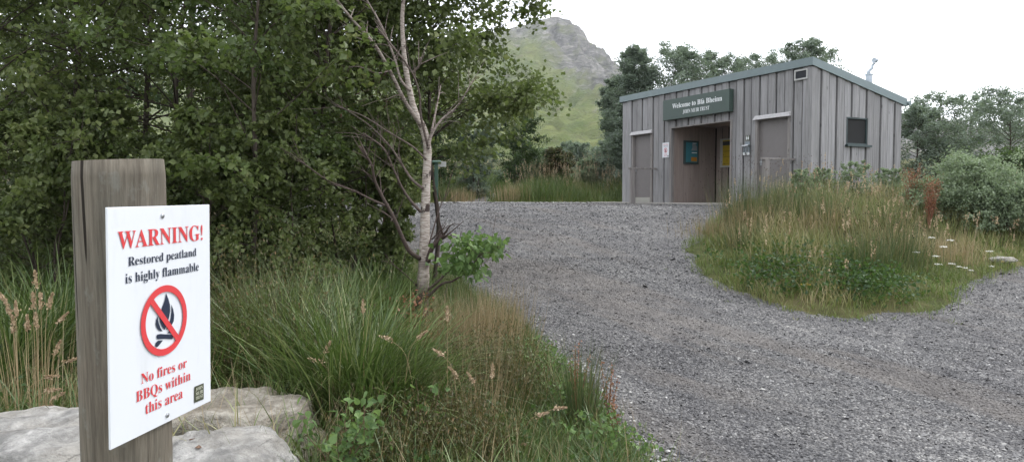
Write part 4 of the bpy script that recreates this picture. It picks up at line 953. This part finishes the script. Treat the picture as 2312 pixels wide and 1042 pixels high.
# wood floor growth
def nz(x, y, f=1.):
    return np.clip(.5 + .5 * (np.sin(f * (1.7 * x + .9 * y) + 1) * np.sin(f * (1.3 * y - .8 * x) + 2) + .6 * np.sin(f * (4.1 * x - 2.3 * y)) * np.sin(f * (3.3 * y + 1.9 * x)) + .3 * np.sin(f * 9.3 * x + 1) * np.sin(f * 8.1 * y)), 0, 1)
def field(name, label, P, n, s, Lf, W, mat, hue=None, **kw):
    Q = clumped(P, n, s); L = Lf(Q[:, 0], Q[:, 1]); q = nz(Q[:, 0] + 3, Q[:, 1] + 7, .8)
    rn = np.clip(.62 * q + .55 * rng.random(len(Q)) - .06, 0, 1); a = Acc(); blades(a, Q, L, W, rnd=rn, **kw); tag(a.build(name, M[mat]), label, 'grass', kind='stuff')
P = scatter(3000, (-9, -.5), (6.5, 17), lambda x, y: sdist(LEFTP, x, y) > .9)
field('woodland_grass', 'tall shaded grass on the floor of the wood', P, 8, .12, lambda x, y: .25 + .35 * nz(x, y), .012, 'tussock', lean=.3, curl=1.0)
P = scatter(15000, (-12, 12), (23.5, 46), lambda x, y: (np.maximum(sdist(FARR, x, y), sdist(FARL, x, y)) > .1))
field('far_meadow', 'tall brownish meadow grass beyond the gravel left of the building', P, 9, .2, lambda x, y: .3 + .55 * nz(x, y, .7), .018, 'grass', lean=.2, curl=.7, seg=3)
P = scatter(4500, (-14, 12), (23.5, 28), lambda x, y: (lambda d: (d > .02) & (d < .9))(np.maximum(sdist(FARR, x, y), sdist(FARL, x, y))))
field('far_grass_edge', 'short bright green grass along the far edge of the gravel', P, 8, .1, lambda x, y: .10 + .1 * nz(x, y), .014, 'turf', lean=.3, curl=.8, seg=3)
# island
P = scatter(9500, (2, 16), (7.6, 19), lambda x, y: inI(x, y) & (sdist(ISL, x, y) > .25))
field('island_meadow', 'tall green and straw coloured meadow grass covering the bank before the building', P, 9, .07, lambda x, y: (.16 + .42 * sstep(sdist(ISL, x, y) / 1.3)) * (.45 + .85 * nz(x, y, 1.5)) * (1 - .45 * sstep((x / y - .5) / .07)), .0095, 'mixed', lean=.18, curl=.75, leanv=.28)
def seedfield(name, label, P, Lf, hl, mat):
    a = Acc(); L = Lf(P[:, 0], P[:, 1]); n = len(P); tips = blades(a, P, L, .0035, lean=.08, curl=.35, leanv=.12, rnd=rng.uniform(.3, 1, n)); m = 14
    q = rng.random((n, m)); up = norm(tips - P + np.array([0, 0, .3])); pp = (tips[:, None] - up[:, None] * (q * hl)[..., None]).reshape(-1, 3) + rng.normal(0, .006, (n * m, 3))
    inst(a, LEAF2, pp, np.repeat(up, m, 0) + rng.normal(0, .35, (n * m, 3)), rng.normal(0, 1, (n * m, 3)), np.full(n * m, .022), np.repeat(rng.uniform(.2, 1, n), m)); tag(a.build(name, M[mat]), label, 'grass', kind='stuff')
P = scatter(2600, (2, 16), (8.4, 18), lambda x, y: inI(x, y) & (sdist(ISL, x, y) > .5) & (nz(x + 5, y, .9) > .35))
seedfield('seeding_meadow_grass', 'fine straw coloured seed heads standing above the grass of the bank', P, lambda x, y: (.42 + .35 * nz(x, y, 1.5)) * (1 - .35 * sstep((x / y - .5) / .07)), .12, 'seed')
P = scatter(2500, (-6, 8), (24, 36), lambda x, y: (np.maximum(sdist(FARR, x, y), sdist(FARL, x, y)) > .5))
seedfield('far_seed_heads', 'tan seed heads above the meadow grass beyond the gravel', P, lambda x, y: .7 + .5 * nz(x, y, 1.5), .22, 'seed')
P = scatter(2200, (1.5, 14), (6.8, 14), lambda x, y: (lambda d: (d > -.5) & (d < .05) & (rng.random(len(x)) < np.exp(d * 6)))(sdist(ISL, x, y)))
field('edge_tufts', 'stray tufts of grass creeping onto the gravel round the bank', P, 7, .025, lambda x, y: .05 + .06 * nz(x, y, 2), .006, 'turf', lean=.5, curl=.8, seg=3)
P = scatter(1500, (-.5, 2), (3.6, 9), lambda x, y: (lambda d: (d > -.35) & (d < .05) & (rng.random(len(x)) < np.exp(d * 9)))(sdist(LEFTP, x, y)))
field('verge_tufts', 'stray tufts of grass creeping onto the gravel from the left verge', P, 6, .02, lambda x, y: .04 + .07 * nz(x, y, 2), .004, 'turf', lean=.5, curl=.8, seg=3)
P = scatter(420, (-2.8, .8), (3.0, 7), lambda x, y: sdist(LEFTP, x, y) > .15)
field('broad_grass', 'broad bright grass blades scattered through the left verge', P, 9, .05, lambda x, y: .28 + .2 * nz(x, y), .011, 'tussock', lean=.3, curl=1.1, seg=5)
P = scatter(13000, (2, 16), (7.4, 19), lambda x, y: (lambda d: (d > -.08) & (d < .9))(sdist(ISL, x, y) + wob(x, y) * .6))
field('island_edge_grass', 'short bright green turf along the curved edge of the grassy bank', P, 9, .05, lambda x, y: .05 + .20 * nz(x, y, 2), .007, 'turf', lean=.3, curl=.9, seg=3)
P = scatter(420, (-2.6, .95), (3.2, 7.2), lambda x, y: sdist(LEFTP, x, y) > .05)
field('straw_grass', 'thin straw coloured grass strands scattered through the left verge', P, 6, .08, lambda x, y: .25 + .3 * nz(x, y), .0035, 'dry', lean=.15, curl=.5, leanv=.25)
# broad herb leaves at the front of the island
a = Acc(); pos = []
for k in range(210):
    px = random.choice([random.gauss(1760, 60), random.gauss(1900, 75), random.gauss(1990, 50)]); py = 640 + (px - 1700) * .17 + random.gauss(0, 20)
    q = cast(px, py); c = np.array([q[0], q[1] + .15, float(gz(q[0], q[1] + .15))])
    if sdist(ISL, c[0], c[1]) < .12: continue
    n = 17; pos.append(c + np.stack([rng.normal(0, .11, n), rng.normal(0, .09, n), rng.uniform(.03, .30, n)], 1))
leaves(a, np.concatenate(pos), .044, LEAF6, droop=.1, up=.7); tag(a.build('herb_patch', M['herb_leaf']), 'dark green broad leaved herbs at the front of the grassy bank', 'herbs', kind='stuff')
# weeds at the verge's gravel side
a = Acc(); pos = []
for k in range(120):
    y = random.uniform(4., 6.4); x = np.interp(y, [p[1] for p in LEFTP[1:12]], [p[0] for p in LEFTP[1:12]]) - abs(random.gauss(.05, .22)); n = 16
    pos.append(np.array([x, y, float(gz(x, y))]) + np.stack([rng.normal(0, .03, n), rng.normal(0, .03, n), rng.uniform(.02, .22, n)], 1))
leaves(a, np.concatenate(pos), .034, droop=-.3, up=.4); tag(a.build('verge_herbs', M['birch_light']), 'small light green leafy weeds along the gravel side of the verge', 'herbs', kind='stuff')
a = Acc(); pos = []
for k in range(260):
    x = random.uniform(-3, .5); y = random.uniform(3.2, 6); n = 14
    if sdist(LEFTP, x, y) < .2: continue
    pos.append(np.array([x, y, float(gz(x, y))]) + np.stack([rng.normal(0, .06, n), rng.normal(0, .06, n), rng.uniform(.02, .2, n)], 1))
leaves(a, np.concatenate(pos), .035, droop=.1, up=.8); tag(a.build('ground_herbs', M['herb_leaf']), 'low dark leafy plants between the grasses of the left verge', 'herbs', kind='stuff')

def clump(name, label, x, y, n, L, W, spread, mat, cat, group=None, lean=.3, curl=.8, seg=6, part='blades', az=None, extra=None, leanv=.2, wy=1.):
    zb = float(gz(x, y)); e = tag(empty(name, (x, y, zb)), label, cat, group); a = Acc()
    B = np.stack([rng.normal(0, spread, n), rng.normal(0, spread * wy, n), np.full(n, -.02)], 1)
    azv = np.arctan2(B[:, 1], B[:, 0]) + rng.normal(0, .6, n)
    tips = blades(a, B, L, W, az=azv, lean=lean, curl=curl, seg=seg, leanv=leanv); a.build(part, M[mat], e)
    if extra: extra(e, tips)
    return e
# big arching tussocks
TG = 'arching grass tussocks of the left verge'
for px, Y, n, L, sp, cu, lab in ((790, 4.5, 2300, .88, .17, 1.25, 'largest arching green tussock in front of the silver birch'), (660, 4.9, 1300, .85, .15, 1.2, 'arching green tussock left of the largest one'),
                                (600, 5.5, 1000, .85, .15, 1.1, 'tussock of long grass below the hanging birch leaves'), (740, 5.7, 1100, .85, .16, 1.1, 'tussock of long grass behind the largest one'), (860, 4.3, 900, .6, .12, 1.0, 'shorter tussock right of the largest one'),
                                (500, 4.6, 700, .6, .14, 1.2, 'grass tussock partly hidden by the edge of the warning board'), (120, 5.2, 1000, .85, .2, 1.1, 'grass tussock left of the warning post'), (-10, 4.6, 700, .75, .2, 1.1, 'grass tussock at the left edge of the photo'), (850, 6.6, 900, .8, .16, .9, 'upright grass tussock left of the birch trunk')):
    clump('grass_tussock', lab, XY(px, Y), Y, int(n * .75), L, .0125, sp, 'tussock', 'grass tussock', TG, lean=.25, curl=cu, leanv=.28)
# tan stems by the birch
DG = 'clumps of straw coloured grass'
for px, Y, n, L, lab in ((1075, 6.3, 420, .62, 'straw coloured stems right of the birch foot'), (1130, 6.6, 400, .62, 'straw coloured stems at the gravel edge right of the birch'), (1020, 6.0, 300, .6, 'straw coloured stems closest to the birch foot'), (1100, 5.2, 260, .5, 'brownish stems below the straw coloured ones'), (1050, 4.3, 200, .45, 'straw coloured grass in the middle of the front verge'), (60, 3.9, 90, .6, 'straw coloured grass behind the left boulder'), (1600, 12.4, 300, .45, 'straw coloured grass at the left tip of the grassy bank'), (1690, 11.8, 260, .78, 'tall straw coloured clump between the rushes at the left end of the bank'), (1860, 11.2, 220, .7, 'tall straw coloured clump in the middle of the bank'), (1980, 10.6, 200, .65, 'straw coloured clump left of the white flowers'), (2140, 10.4, 300, .5, 'straw coloured clump behind the white flowers'), (1165, 25.0, 500, .62, 'pale straw clump at the far edge of the gravel'), (1030, 26, 400, .6, 'tan grass clump right of the green marker post')):
    clump('dry_grass_clump', lab, XY(px, Y), Y, n, L, .0045 if Y < 20 else .012, .14 if Y < 10 else .24 if Y < 20 else .4, 'dry', 'grass clump', DG, lean=.08, curl=.25, seg=4, leanv=.12, part='stems')
# heather
def heather(px, Y, r, h, lab, n=4200):
    x = XY(px, Y); zb = float(gz(x, Y)); e = tag(empty('heather_bush', (x, Y, zb)), lab, 'heather', 'heather bushes of the left verge'); a = Acc()
    m = n // 9; B = np.stack([rng.normal(0, r * .35, m), rng.normal(0, r * .35, m), np.zeros(m)], 1); az = np.arctan2(B[:, 1], B[:, 0])
    tips = blades(a, B, h * .9, .004, az=az, lean=.25, curl=.4); q = rng.random((m, 8, 1)) ** .5
    pos = (B[:, None] * (1 - q) + tips[:, None] * q).reshape(-1, 3) + rng.normal(0, .018, (m * 8, 3)); leaves(a, pos, .026, NEEDLE, droop=-1.2, up=.1); a.build('sprigs', M['heather'], e)
for px, Y, r, h, lab in ((552, 5.0, .42, 1.0, 'brown heather bush right of the top of the warning board'), (625, 4.8, .42, .8, 'brown heather bush above the large tussocks'), (510, 4.7, .4, .5, 'brown heather bush against the edge of the warning board'), (1080, 5.5, .4, .45, 'brown green heather bush below the birch shoots'), (1130, 5.0, .35, .42, 'heather bush near the gravel edge of the verge'), (960, 4.1, .4, .35, 'low heather bush at the bottom of the photo'), (880, 3.7, .35, .3, 'low heather bush right of the sapling'), (1040, 3.9, .3, .3, 'low heather bush left of the red stemmed rushes')):
    heather(px, Y, r, h, lab)
# rush clumps
def knobs(e, tips):
    a = Acc(); k = rng.random(len(tips)) < .22; t = tips[k] - np.array([0, 0, .05]); s = np.array([[0, 0, .5], [.35, 0, 0], [-.2, .3, 0], [-.2, -.3, 0], [0, 0, -.5]]); F = np.array([[0, 1, 2], [0, 2, 3], [0, 3, 1], [4, 2, 1], [4, 3, 2], [4, 1, 3]])
    n = len(t); inst(a, (s, F), t, np.tile([1., 0, 0], (n, 1)), np.tile([0, 0, 1.], (n, 1)), .02, rng.random(n)); a.build('seed_knobs', M['brown_seed'], e)['kind'] = 'stuff'
RG = 'rush clumps on the grassy bank'
for k, (px, Y, n, L, lab) in enumerate(((1665, 12.6, 420, 1.0, 'dark topped rush clump at the left tip of the bank before the porch'), (1720, 12.2, 420, 1.0, 'rush clump in front of the wide right hand door'), (1790, 12.0, 380, .95, 'rush clump below the highest corner of the building'), (1880, 11.5, 320, .85, 'rush clump in the middle of the bank'), (2000, 11.0, 320, .85, 'rush clump right of the yellow flowers'), (1960, 9.4, 400, .7, 'leaning rush clump at the front of the bank'), (2040, 9.8, 400, .7, 'leaning rush clump beside the white flower heads'), (1680, 10.9, 300, .6, 'short rush clump at the left front of the bank'))):
    clump('rush_clump', lab, XY(px, Y), Y, n, L, .006, .17, 'rush', 'rush clump', RG, lean=.14, curl=.25, seg=4, part='stems', extra=knobs, leanv=.15)
clump('rush_clump', 'red stemmed rush clump at the gravel edge near the bottom of the photo', XY(1315, 4.75), 4.75, 260, .62, .005, .05, 'rush', 'rush clump', lean=.1, curl=.2, part='stems', leanv=.1)
for px, Y, h, lab in ((1300, 4.9, .62, 'tall dark red dock stem beside the red stemmed rushes'), (1375, 4.9, .5, 'reddish dock stem right of the red stemmed rushes'), (1395, 4.7, .28, 'short reddish dock at the gravel edge')):
    x = XY(px, Y); zb = float(gz(x, Y)); e = tag(empty('dock_plant', (x, Y, zb)), lab, 'dock plant'); a = Acc()
    for s in range(5):
        d = np.array([random.gauss(0, .05), random.gauss(0, .05), h * random.uniform(.6, 1)]); tube(a, [np.zeros(3), d * .5, d], [.003, .0025, .001], 4)
        q = rng.uniform(.35, 1, 50)[:, None]; leaves(a, q * d + rng.normal(0, .008, (50, 3)), .016, droop=-.3)
    a.build('stems', M['rust'], e)
for px, Y, y0, y1, w, lab in ((2058, 13.2, 368, 440, .13, 'rust red seeding dock plant at the right corner of the building'), (2098, 12.0, 392, 500, .10, 'rust red seeding dock plant left of the willow bush')):
    x = XY(px, Y); zb = float(gz(x, Y)); e = tag(empty('dock_plant', (x, Y, zb)), lab, 'dock plant', 'rust red docks'); a = Acc(); zt = at(px, y0, Y)[2] - zb
    for s in range(11):
        d = np.array([random.gauss(0, w), random.gauss(0, w * .6), zt * random.uniform(.75, 1)]); tube(a, [np.zeros(3), d * .5, d], [.006, .005, .002], 4)
        q = rng.uniform(.35, 1, 85)[:, None]; leaves(a, q * d + rng.normal(0, .026, (85, 3)), .026, droop=-.3)
    a.build('stems', M['rust'], e)
# seed-headed grass stems, one thing each
def seedstem(px, py, Y, lab, grp, arch=0., hl=.09, mat='seed'):
    tip = at(px, py, Y); x, y = tip[0] - arch * .15, Y; zb = float(gz(x, y)); O = np.array([x, y, zb]); e = tag(empty('seeding_grass', O), lab, 'grass stem', grp)
    T = tip - O; P = smoothpath([np.zeros(3), T * np.array([.1, .1, .45]), T * np.array([.4, .4, .85]), T], 3); a = Acc(); tube(a, P, np.linspace(.0018, .001, len(P)), 4); a.build('stalk', M['dry'], e)
    a = Acc(); d = norm(P[-1] - P[-3] + np.array([arch * .03, 0, -abs(arch) * .02])); n = 90; q = rng.random(n)[:, None]; pp = T + d * (q - .2) * hl + rng.normal(0, 1, (n, 3)) * .006 * (1.1 - q)
    inst(a, LEAF2, pp, np.tile(d, (n, 1)) + rng.normal(0, .3, (n, 3)), rng.normal(0, 1, (n, 3)), np.full(n, .013), rng.random(n)); a.build('seed_head', M[mat], e)
GL = 'seeding grass stems behind the left boulder'
for px, py, ar in ((80, 640, 0), (75, 690, 0), (92, 690, 0), (110, 690, .2), (22, 705, -.2), (36, 710, 0), (62, 740, 0), (30, 745, 0), (133, 725, .5), (82, 735, 0), (124, 795, .2), (105, 850, 1.), (150, 815, .8), (110, 880, .9), (8, 675, -.4), (90, 920, .5), (60, 940, -.4), (120, 900, .3)):
    seedstem(px, py, 3.5, 'pale brown seeding grass stem behind the left boulder', GL, ar, hl=.075)
GR = 'seeding grass stems of the front verge'
for px, py, ar in ((1030, 845, -.3), (1068, 860, -.2), (1112, 845, 0), (945, 760, .6), (1215, 935, .6), (1255, 920, 1.), (880, 765, -1), (820, 700, 0), (1000, 800, -.6), (1010, 715, 0), (1060, 1015, 1.), (1165, 1000, .6), (720, 815, -.7), (735, 790, .2)):
    seedstem(px, py, 4.1, 'pale seeding grass stem standing out of the front verge', GR, ar, hl=.07)
# white umbels and yellow flowers on the bank
def flower(px, py, Y, lab, grp, mat, r, n, name, flat=True, cat='flower'):
    tip = at(px, py, Y); x = tip[0]; zb = float(gz(x, Y)); O = np.array([x, Y, zb]); h = max(.15, tip[2] - zb); e = tag(empty(name, O), lab, cat, grp)
    a = Acc(); tube(a, smoothpath([(0, 0, 0), (.01, 0, h * .5), (0, 0, h)], 3), .0025, 4); a.build('stalk', M['rush'], e)
    a = Acc(); th = rng.uniform(0, 2 * PI, n); q = np.sqrt(rng.random(n)) * r; pp = np.stack([q * np.cos(th), q * np.sin(th), h + rng.normal(0, .004, n) + (.3 * q if not flat else -.15 * q)], 1)
    inst(a, LEAF2, pp, rng.normal(size=(n, 3)) * [1, 1, .2], rng.normal(0, .25, (n, 3)) + [0, -.25, 1], np.full(n, r * .26), rng.random(n)); a.build('flower_head', M[mat], e)
for px, py in ((2103, 535), (2145, 541), (2130, 556), (2113, 577), (2068, 568), (2118, 595), (2150, 594), (2165, 622), (2180, 631), (2192, 634), (2234, 566), (2238, 600)):
    flower(px, py, 9.6, 'flat white flower head in the grass right of the bank', 'white flower heads on the bank', 'white_petal', .044 if py < 600 else .034, 70, 'white_flower')
for px, py, Y in ((1910, 537, 10), (1906, 560, 10), (1925, 563, 10), (1933, 556, 10), (1915, 563, 10), (1810, 640, 8.6), (1826, 640, 8.6), (1825, 648, 8.6), (1890, 648, 8.4), (1577, 515, 11.6), (2264, 590, 9.8)):
    flower(px, py, Y, 'small yellow flower among the grass of the bank', 'yellow flowers on the bank', 'yellow', .026, 16, 'yellow_flower')
for px, py, Y in ((1812, 412, 15.5), (1857, 407, 15.5), (1880, 425, 15.3), (1928, 412, 15.5), (1948, 402, 15.5), (1975, 420, 15.5), (1905, 418, 15.4)):
    flower(px, py, Y, 'tall brown seeded umbel in front of the side wall', 'brown umbels before the side wall', 'heather', .07, 40, 'seeded_umbel')
flower(1408, 962, 4.5, 'single orange yellow flower at the gravel edge', None, 'yellow', .014, 14, 'yellow_flower')
# green leafy herbs against the side wall
for k, (px, Y, h, lab) in enumerate(((1815, 14.6, .75, 'leafy green nettle clump below the corner board'), (1855, 14.8, .7, 'leafy green nettle clump before the side wall'), (1930, 14.6, .85, 'tall pale green weed clump under the window'), (2010, 14.6, .7, 'green weed clump near the rust red dock'))):
    tree('weed_clump', lab, XY(px, Y), Y, h, .4, .05, 60, 6, 16, .028, M['willow_leaf'], cat='weeds', group='leafy weeds before the side wall', seed=700 + k, stems=5, r0=.008)

# rest twig and pebble on the boulder by ray casting
bpy.context.view_layer.update()
dg = bpy.context.evaluated_depsgraph_get()
for o, px, py in ((TW, 428, 993), (PB, 448, 1010)):
    r = ray(px, py); ok, loc, nr, idx, ob, mt = S.ray_cast(dg, Vector(EYEV) + Vector(r) * 1.9, Vector(r).normalized())
    if ok: o.location = loc + Vector((0, 0, .003))

# ------------------------------------------------------------------ light, sky, air
w = bpy.data.worlds.new('World'); S.world = w; w.use_nodes = True; nt = w.node_tree; bg = nt.nodes['Background']
sky = nt.nodes.new('ShaderNodeTexSky'); sky.sky_type = 'NISHITA'; sky.sun_disc = False; EL, AZ = math.radians(52), math.radians(60)
sky.sun_elevation = EL; sky.sun_rotation = AZ; sky.air_density = 1.0; sky.dust_density = 3.0; sky.ozone_density = 1.0
hs = nt.nodes.new('ShaderNodeHueSaturation'); hs.inputs['Saturation'].default_value = .22; nt.links.new(sky.outputs[0], hs.inputs['Color'])
mx = nt.nodes.new('ShaderNodeMix'); mx.data_type = 'RGBA'; mx.inputs[0].default_value = .65; nt.links.new(hs.outputs[0], mx.inputs[6]); mx.inputs[7].default_value = (9.3, 9.7, 10.4, 1)
nt.links.new(mx.outputs[2], bg.inputs[0]); bg.inputs[1].default_value = .15
sun = bpy.data.lights.new('sun', 'SUN'); sun.energy = 1.0; sun.angle = math.radians(25); sun.color = (1, .97, .92)
so = bpy.data.objects.new('sun', sun); COL.objects.link(so)
sd = Vector((math.sin(AZ) * math.cos(EL), math.cos(AZ) * math.cos(EL), math.sin(EL))); so.rotation_euler = (-sd).to_track_quat('-Z', 'Y').to_euler(); so.location = (0, 0, 50)
HAZE = True
if HAZE:
    a = Acc(); box(a, -1900, 2500, -300, 2800, -2, 620); hz = a.build('haze', None); hz['kind'] = 'stuff'
    m = bpy.data.materials.new('haze'); m.use_nodes = True; t = m.node_tree; t.nodes.remove(t.nodes['Principled BSDF']); v = t.nodes.new('ShaderNodeVolumePrincipled')
    v.inputs['Color'].default_value = (.93, .95, 1, 1); v.inputs['Density'].default_value = .00014; t.links.new(v.outputs[0], t.nodes['Material Output'].inputs['Volume']); hz.data.materials.append(m)
    tag(hz, 'thin pale mist that fades the mountain', 'haze', kind='stuff')
    S.cycles.volume_bounces = 0
S.view_settings.view_transform = 'Standard'; S.view_settings.look = 'None'; S.view_settings.exposure = 0.9; S.view_settings.gamma = 1
S.cycles.use_denoising = True
S.cycles.max_bounces = 8; S.cycles.transparent_max_bounces = 8
